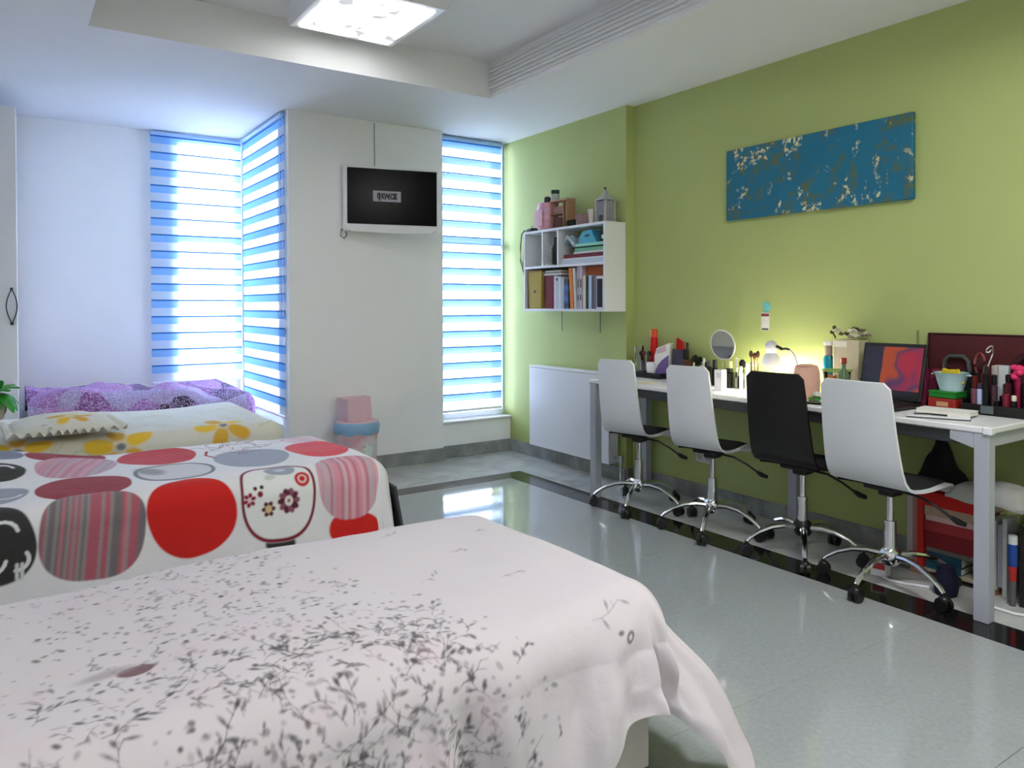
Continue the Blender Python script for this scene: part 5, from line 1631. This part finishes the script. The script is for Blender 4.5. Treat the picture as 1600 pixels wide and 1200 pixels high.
bw = thing('bowl', 'pale blue tapered bowl full of yellow packs on top of the green box', 'bowl', (3.475, 1.665, DZ + 0.0872))
MB().lathe([(0, 0), (0.046, 0), (0.066, 0.078), (0.070, 0.081), (0.063, 0.080), (0.044, 0.003), (0, 0.003)], n=28).build('bowl', C_('pale_blue', (176, 206, 212), 0.35), bw, True)
for s in (-1, 1):
    MB().tube([(-0.01, s * 0.066, 0.074), (-0.012, s * 0.080, 0.070), (0.012, s * 0.080, 0.070), (0.01, s * 0.066, 0.074)], 0.003, 5).build('ear_handle', C_('pale_blue', (176, 206, 212)), bw, True)
for k, (y, a) in enumerate([(0.028, 0.3), (0.0, -0.1), (-0.028, -0.35)]):
    MB().box((-0.008 * k + 0.005, y, 0.060), (0.014, 0.042, 0.068), 0.003, rot=Matrix.Rotation(a, 3, 'X')).build('yellow_pack', C_('yellow_pack', (216, 190, 40), 0.5), bw)
hbg = thing('handbag', 'dark green-black handbag with an arched handle behind the pale blue bowl', 'handbag', (3.572, 1.69, DZ))
MB().prism([(-0.075, 0), (0.075, 0), (0.062, 0.17), (-0.062, 0.17)], 'x', -0.016, 0.016).build('bag_body', C_('bag_green', (36, 44, 42), 0.5), hbg)
MB().tube([(0, 0.055, 0.165), (0, 0.05, 0.215), (0, 0.03, 0.235), (0, -0.03, 0.235), (0, -0.05, 0.215), (0, -0.055, 0.165)], 0.009, 8).build('handle', C_('bag_grey', (66, 72, 72), 0.5), hbg, True)
bt_ = thing('cosmetics_rack', 'low black rack at the right end of the desk with bottles and brushes', 'rack', (3.495, 1.475, DZ))
MB().b2(-0.065, 0.065, -0.115, 0.13, 0, 0.006, 0.001).build('rack_floor', BLACK, bt_)
MB().b2(-0.065, -0.06, -0.115, 0.13, 0.0063, 0.044, 0.001).build('rack_front', BLACK, bt_)
MB().b2(0.06, 0.065, -0.115, 0.13, 0.0063, 0.075, 0.001).build('rack_back', BLACK, bt_)
for y in (-0.115, 0.0, 0.125):
    MB().b2(-0.0597, 0.0597, y, y + 0.005, 0.0063, 0.06, 0.001).build('rack_divider', BLACK, bt_)
MB().b2(-0.0665, -0.0653, 0.0, 0.05, 0.008, 0.040).build('label_panel', C_('panel_grey', (96, 106, 108), 0.3), bt_)
rz_ = DZ + 0.0066
RB = [('rosy clear bottle left in the black rack, beside the pale blue vial', 3.520, 1.580, 0.018, 0.11, (126, 84, 96), (20, 18, 20), 0.165), ('second rosy bottle in the black rack with a dark red cap', 3.475, 1.568, 0.016, 0.10, (120, 76, 92), (84, 20, 26), 0.155),
      ('pale blue-violet vial in the black rack', 3.460, 1.542, 0.011, 0.10, (176, 184, 222), (60, 60, 80), 0.125), ('black tall bottle left of the pearl-white bottle in the rack', 3.455, 1.516, 0.012, 0.16, (18, 18, 22), (34, 34, 36), 0.20),
      ('white slim bottle with a pale grey cap in the rack below the curl hook', 3.520, 1.508, 0.016, 0.115, (196, 200, 220), (176, 164, 160), 0.20), ('dark mauve bottle in the middle of the black rack', 3.465, 1.487, 0.013, 0.12, (70, 48, 56), (26, 20, 24), 0.165),
      ('dark red lotion bottle right in the black rack', 3.460, 1.440, 0.014, 0.09, (120, 30, 50), (60, 16, 26), 0.13), ('small black bottle with a cream cap at the right end of the rack', 3.455, 1.408, 0.012, 0.06, (22, 20, 22), (216, 208, 190), 0.085),
      ('black slim bottle at the far right end of the rack', 3.510, 1.392, 0.013, 0.13, (20, 18, 22), (40, 36, 40), 0.17), ('wine-coloured slim bottle between the dark mauve and the red ones', 3.515, 1.455, 0.013, 0.13, (76, 24, 36), (30, 14, 18), 0.165)]
for lb, x, y, r, h, c, c2, H in RB:
    lathe_thing('bottle', lb, 'bottle', x, y, [('body', solid(r, 0, h), C_('v%d%d' % (c[0], c[1]), c, 0.22)), ('cap', solid(r * 0.8, h + 0.0004, H), C_('vc%d%d' % (c2[0], c2[1]), c2, 0.3))], z=rz_, group='bottles in the black rack')
rbh = thing('hair_brush', 'reddish-brown oval hair brush standing behind the rosy bottles', 'brush', (3.56, 1.585, DZ))
MB().tube([(0, 0.020 * math.sin(2 * PI * k / 20), 0.205 + 0.048 * math.cos(2 * PI * k / 20)) for k in range(20)], 0.006, 6, True).build('brush_frame', C_('brush_red', (120, 52, 44), 0.35), rbh, True)
MB().ball((0.0, 0, 0.205), 0.017, 12, 2.3, sx=0.5).build('cushion', C_('brush_cushion', (60, 24, 28), 0.7), rbh, True)
MB().tube([(0, 0, 0.16), (0, 0, 0.0)], [0.010, 0.013], 8).build('handle', C_('brush_red', (120, 52, 44)), rbh, True)
ck = thing('curl_hook', 'silver wire hook with a curled tip rising above the black rack', 'hook', (3.49, 1.53, rz_))
sp_ = [(0, 0.0, 0.0), (0, 0.0, 0.16), (0, -0.010, 0.205), (0, -0.026, 0.250)]
sp_ += [(0, -0.018 - 0.017 * math.cos(t) * (1 - t / 12) + 0.006, 0.268 + 0.017 * math.sin(t + 0.6) * (1 - t / 14)) for t in [0.5 + 0.45 * k for k in range(13)]]
MB().tube([(0, y + 0.0, z) for _, y, z in sp_], 0.0032, 7).build('wire', mat('silver_wire', (0.86, 0.80, 0.78), 0.25, 0.9), ck, True)
MB().lathe([(0, 0), (0.02, 0), (0.018, 0.006), (0, 0.008)]).build('foot', BLACK, ck, True)
wc = thing('white_holder', 'white plastic holder behind the black rack', 'holder', (3.575, 1.50, DZ))
MB().prism([(-0.022, 0), (0.02, 0), (0.028, 0.205), (-0.026, 0.205)], 'x', -0.012, 0.012).build('holder', C_('holder_white', (206, 214, 214), 0.4), wc)
ar = thing('shoulder_bag', 'dark wine shoulder bag with a tall arched strap at the right end of the desk', 'bag', (3.57, 1.44, DZ))
MB().prism([(-0.075, 0), (0.03, 0), (0.025, 0.17), (-0.07, 0.17)], 'x', -0.010, 0.010).build('bag_body', C_('wine_leather', (52, 24, 34), 0.4), ar)
MB().tube([(0, 0.018, 0.16), (0, 0.012, 0.215), (0, -0.015, 0.245), (0, -0.05, 0.245), (0, -0.070, 0.215), (0, -0.072, 0.16)], 0.008, 8, flat=1.6).build('strap', C_('wine_leather', (52, 24, 34)), ar, True)
pkf = thing('fabric_flower', 'bright pink fabric flower on the right-hand edge of the desk', 'flower', (3.53, 1.42, rz_))
for k in range(13):
    t = k * 2.4
    r_ = 0.006 * math.sqrt(k) * 1.1
    MB().ball((r_ * math.cos(t), r_ * math.sin(t), 0.175 + 0.02 * math.cos(k * 1.7)), 0.017, 8, 0.8).build('petal', C_('hot_pink', (214, 50, 104), 0.7), pkf, True)
MB().lathe([(0, 0), (0.016, 0), (0.014, 0.09), (0.022, 0.155), (0, 0.157)]).build('stem_holder', C_('crimson', (150, 24, 66), 0.6), pkf, True)
# notebooks at the near corner
tbk = thing('tablet', 'white tablet with a dark edge lying flat at the near corner of the desk', 'tablet', (3.235, 1.60, DZ), 0.42)
MB().b2(-0.085, 0.085, -0.115, 0.115, 0.0, 0.004, 0.001).build('dark_edge', DARKG, tbk)
MB().b2(-0.083, 0.083, -0.113, 0.113, 0.0042, 0.009, 0.001).build('top_face', WHITE, tbk)
nb2 = thing('notebook', 'thick white notebook lying across the tablet at the near corner', 'notebook', (3.30, 1.60, DZ + 0.0094), 0.12)
MB().b2(-0.05, 0.05, -0.105, 0.105, 0, 0.002).b2(-0.05, 0.05, -0.105, 0.105, 0.0145, 0.0165).build('cover', C_('nb_white', (222, 222, 220), 0.6), nb2)
MB().b2(-0.048, 0.048, -0.103, 0.103, 0.0021, 0.0144).build('pages', mat('paper', S(226, 222, 210), 0.9), nb2)
tag(MB().tube([(3.16, 1.665, DZ + 0.0135), (3.19, 1.62, DZ + 0.0135), (3.2, 1.55, DZ + 0.0135)], 0.0038, 6).build('pen', BLACK, smooth=True), 'black pen lying on the white tablet', 'pen')

# ------------------------------------------------------------------ under the desk
def ubook(label, x0, x1, y0, y1, z0, z1, c, name='book', M=None, group='books under the desk'):
    root = thing(name, label, 'book', ((x0 + x1) / 2, (y0 + y1) / 2, z0), 0, group)
    hx, hy, h = (x1 - x0) / 2, (y1 - y0) / 2, z1 - z0
    M = M or C_('ub%d_%d' % (c[0], c[1]), c, 0.5)
    if hy * 2 < 0.08:        # upright, spine to the room
        MB().b2(-hx, hx, -hy, -hy + 0.002, 0, h).b2(-hx, hx, hy - 0.002, hy, 0, h).b2(-hx, -hx + 0.002, -hy + 0.002, hy - 0.002, 0, h).build('cover', M, root)
        MB().b2(-hx + 0.0022, hx - 0.004, -hy + 0.0021, hy - 0.0021, 0.003, h - 0.003).build('pages', mat('paper', S(226, 222, 210), 0.9), root)
    else:
        MB().b2(-hx, hx, -hy, hy, 0, 0.002).b2(-hx, hx, -hy, hy, h - 0.002, h).b2(-hx, -hx + 0.002, -hy, hy, 0.002, h - 0.002).build('cover', M, root)
        MB().b2(-hx + 0.0022, hx - 0.004, -hy + 0.003, hy - 0.003, 0.0021, h - 0.0021).build('pages', mat('paper', S(226, 222, 210), 0.9), root)
    return root

us = thing('low_shelf', 'low open shelf of pale boards and wooden slats under the near end of the desk', 'shelf', (3.50, 1.62, 0))
for y in (1.50, 1.78):
    MB().b2(-0.075, 0.09, y - 1.62 - 0.04, y - 1.62 + 0.04, 0, 0.024, 0.001).build('slat', WOOD, us)
MB().b2(-0.08, 0.095, -0.165, 0.275, 0.0245, 0.038, 0.002).build('board', C_('shelf_board', (176, 166, 146), 0.6), us)
MB().b2(-0.02, 0.095, 0.225, 0.243, 0.0385, 0.405, 0.001).build('side_board', C_('side_board', (70, 62, 58), 0.6), us)
uz = 0.0385
ubook('pale folder standing next to the dark side board of the low shelf', 3.433, 3.59, 1.812, 1.838, uz, 0.40, (186, 176, 172), 'folder')
ubook('rosy folder standing left of the red folder on the low shelf', 3.428, 3.59, 1.786, 1.810, uz, 0.405, (170, 120, 112), 'folder')
ubook('bright red folder standing on the low shelf', 3.418, 3.59, 1.757, 1.784, uz, 0.41, (196, 40, 30), 'folder')
zz = 0.17
ubook('teal folded towel-like book lowest of the flat pile on the low shelf', 3.428, 3.59, 1.60, 1.75, uz, uz + 0.03, (30, 84, 100))
ubook('dark teal book second in the flat pile on the low shelf', 3.433, 3.59, 1.60, 1.75, uz + 0.031, uz + 0.075, (24, 66, 84))
ubook('grey thin book third in the flat pile on the low shelf', 3.428, 3.59, 1.56, 1.75, uz + 0.076, uz + 0.096, (96, 92, 88))
ubook('dark red thick book in the middle of the flat pile', 3.423, 3.59, 1.545, 1.752, uz + 0.097, uz + 0.17, (120, 26, 32))
ubook('crimson book with a pale page edge above the dark red one', 3.418, 3.59, 1.545, 1.752, uz + 0.171, uz + 0.215, (150, 44, 50))
ubook('pink-white book with a soft cover near the top of the flat pile', 3.423, 3.59, 1.55, 1.75, uz + 0.216, uz + 0.24, (206, 176, 172))
ubook('tan rolled-edge book below the topmost red box lid', 3.418, 3.59, 1.55, 1.752, uz + 0.241, uz + 0.283, (176, 150, 126))
ubook('bright red thick book topmost of the flat pile on the low shelf', 3.408, 3.59, 1.50, 1.754, uz + 0.284, uz + 0.345, (196, 20, 18))
ubook('white upright book at the right of the flat pile', 3.428, 3.59, 1.518, 1.540, uz, uz + 0.275, (206, 200, 206))
ubook('dark brown upright book right of the white one', 3.438, 3.59, 1.488, 1.516, uz, uz + 0.27, (52, 32, 30))
ubook('pale grey upright book behind the near desk leg', 3.433, 3.59, 1.462, 1.486, uz, uz + 0.275, (186, 188, 194))
nv = MB()
rows = [[(0.045 * (0.75 + 0.3 * math.sin(PI * min(1, i / 7 + 0.15))) * math.cos(2 * PI * k / 14), 0.045 * (0.75 + 0.3 * math.sin(PI * min(1, i / 7 + 0.15))) * math.sin(2 * PI * k / 14) * (1 + 0.06 * math.sin(k * 2.3)), 0.12 * i / 7) for k in range(15)] for i in range(8)]
nv.grid(rows); nv.lathe([(0.034, 0.12), (0, 0.128)], n=14)
tag(nv.build('drawstring_bag', C_('navy_cloth', (22, 24, 46), 0.9), smooth=True, loc=(3.27, 1.585, 0.0)), 'small navy drawstring bag on the floor before the flat pile of books', 'bag')
sb = MB()
rows = []
for i in range(9):
    for_ = []
    for j in range(13):
        u, v = (i - 4) / 4, (j - 6) / 6
        e = max(0, 1 - u ** 4) * max(0, 1 - v ** 4)
        for_.append((3.40 + 0.12 * u, 1.452 + 0.145 * v, 0.405 + 0.015 + 0.055 * e ** 0.6 + 0.006 * math.sin(3 * u + 5 * v)))
    rows.append(for_)
sb.grid(rows, 0.05, lambda i, j: Vector((0, 0, -1)) * (0.3 + 0.7 * max(0, 1 - ((i - 4) / 4) ** 4) * max(0, 1 - ((j - 6) / 6) ** 4)))
tag(sb.build('cushion', C_('cushion_grey', (150, 150, 146), 0.85), smooth=True), 'flat pale grey cushion lying on the books under the desk', 'cushion')
hbk = MB()
rows = []
for i in range(11):
    s = i / 10
    r_ = 0.02 + 0.10 * s ** 1.3
    rows.append([(0.05 * (0.5 + s) * math.cos(2 * PI * k / 16), r_ * math.sin(2 * PI * k / 16) * (1 + 0.08 * math.sin(3 * k)), 0.20 - 0.20 * s + 0.012 * math.sin(k * 1.9 + i)) for k in range(17)])
hbk.grid(rows)
tag(hbk.build('backpack', BLACK_C, smooth=True, loc=(3.50, 1.72, 0.41)), 'slouching black bag lying on the cushion under the desk', 'bag')
ad = thing('power_adapter', 'white power adapter with a red print on the floor under the nearest chair', 'adapter', (3.26, 1.865, 0), 0.2)
MB().b2(-0.028, 0.028, -0.035, 0.035, 0.001, 0.075, 0.006, 2).build('body', WHITE, ad)
MB().b2(-0.0292, -0.0284, -0.028, 0.024, 0.035, 0.066).build('red_print', C_('red_print', (190, 70, 80)), ad)
tag(MB().tube([(3.23, 1.84, 0.008), (3.22, 1.80, 0.006), (3.235, 1.74, 0.006), (3.26, 1.70, 0.006), (3.28, 1.66, 0.006)], 0.0055, 6).build('cord', WHITE, smooth=True), 'white cord on the floor leading from the power adapter', 'cord')
tag(MB().tube([(3.30, 1.45, 0.007), (3.27, 1.40, 0.007), (3.27, 1.33, 0.007), (3.31, 1.24, 0.007), (3.36, 1.15, 0.007)], 0.006, 6).build('cord', WHITE, smooth=True), 'white cord on the floor beside the near desk leg', 'cord')
# standing folders to the right of the near leg
for k, (y, h, c, lb) in enumerate([(1.452, 0.30, (150, 156, 164), 'grey-blue thin folder just right of the near desk leg'), (1.434, 0.33, (196, 198, 200), 'white thin folder right of the near desk leg'), (1.350, 0.33, (40, 36, 34), 'black folder behind the blue and red tube'), (1.322, 0.32, (176, 170, 164), 'pale folder edge at the right border under the desk')]):
    ubook(lb, 3.43 if k < 2 else 3.38, 3.525, y - 0.0085 - 0.004, y + 0.0085 - 0.004, 0.0388 if k == 0 else 0.0005, h, c, 'folder')
gt = thing('glue_tube', 'blue and red tube standing among the folders under the desk', 'tube', (3.37, 1.375, 0.0005))
MB().lathe([(0, 0.10), (0.012, 0.10), (0.016, 0.16), (0, 0.16)]).build('red_cap', C_('tube_red', (176, 44, 44), 0.4), gt, True)
MB().lathe([(0.016, 0.1605), (0.017, 0.17), (0.017, 0.25), (0.0, 0.25)]).build('blue_body', C_('tube_blue', (40, 74, 150), 0.4), gt, True)
MB().lathe([(0.012, 0.0), (0.013, 0.0995), (0, 0.0995), (0, 0)]).build('clear_base', C_('tube_grey', (96, 96, 100), 0.3), gt, True)
MB().lathe([(0.017, 0.2505), (0.016, 0.285), (0, 0.29)]).build('white_top', WHITE, gt, True)
tag(MB().lathe([(0, 0), (0.03, 0), (0.062, 0.03), (0.072, 0.075), (0.066, 0.12), (0.04, 0.15), (0, 0.16)], n=22, c=(3.47, 1.235, 0.24)).build('bundle', WHITE_M, smooth=True), 'white rounded bundle on the dark box at the right border under the desk', 'bundle')
tag(MB().b2(3.40, 3.58, 1.14, 1.305, 0.0005, 0.236, 0.004).build('storage_crate', C_('crate_dark', (34, 30, 28), 0.6)), 'dark box on the floor at the right border under the desk', 'box')
tag(MB().b2(3.37, 3.395, 1.20, 1.30, 0.0005, 0.05, 0.003).build('small_box', C_('small_box_grey', (90, 88, 86), 0.6)), 'small grey box in front of the dark box under the desk', 'box')
tag(MB().tube([(3.44, 1.70, 0.718), (3.44, 1.69, 0.66), (3.43, 1.66, 0.615), (3.43, 1.64, 0.635)], 0.006, 6).build('strap', BLACK, smooth=True), 'short black strap hanging below the desktop above the black bag', 'strap')
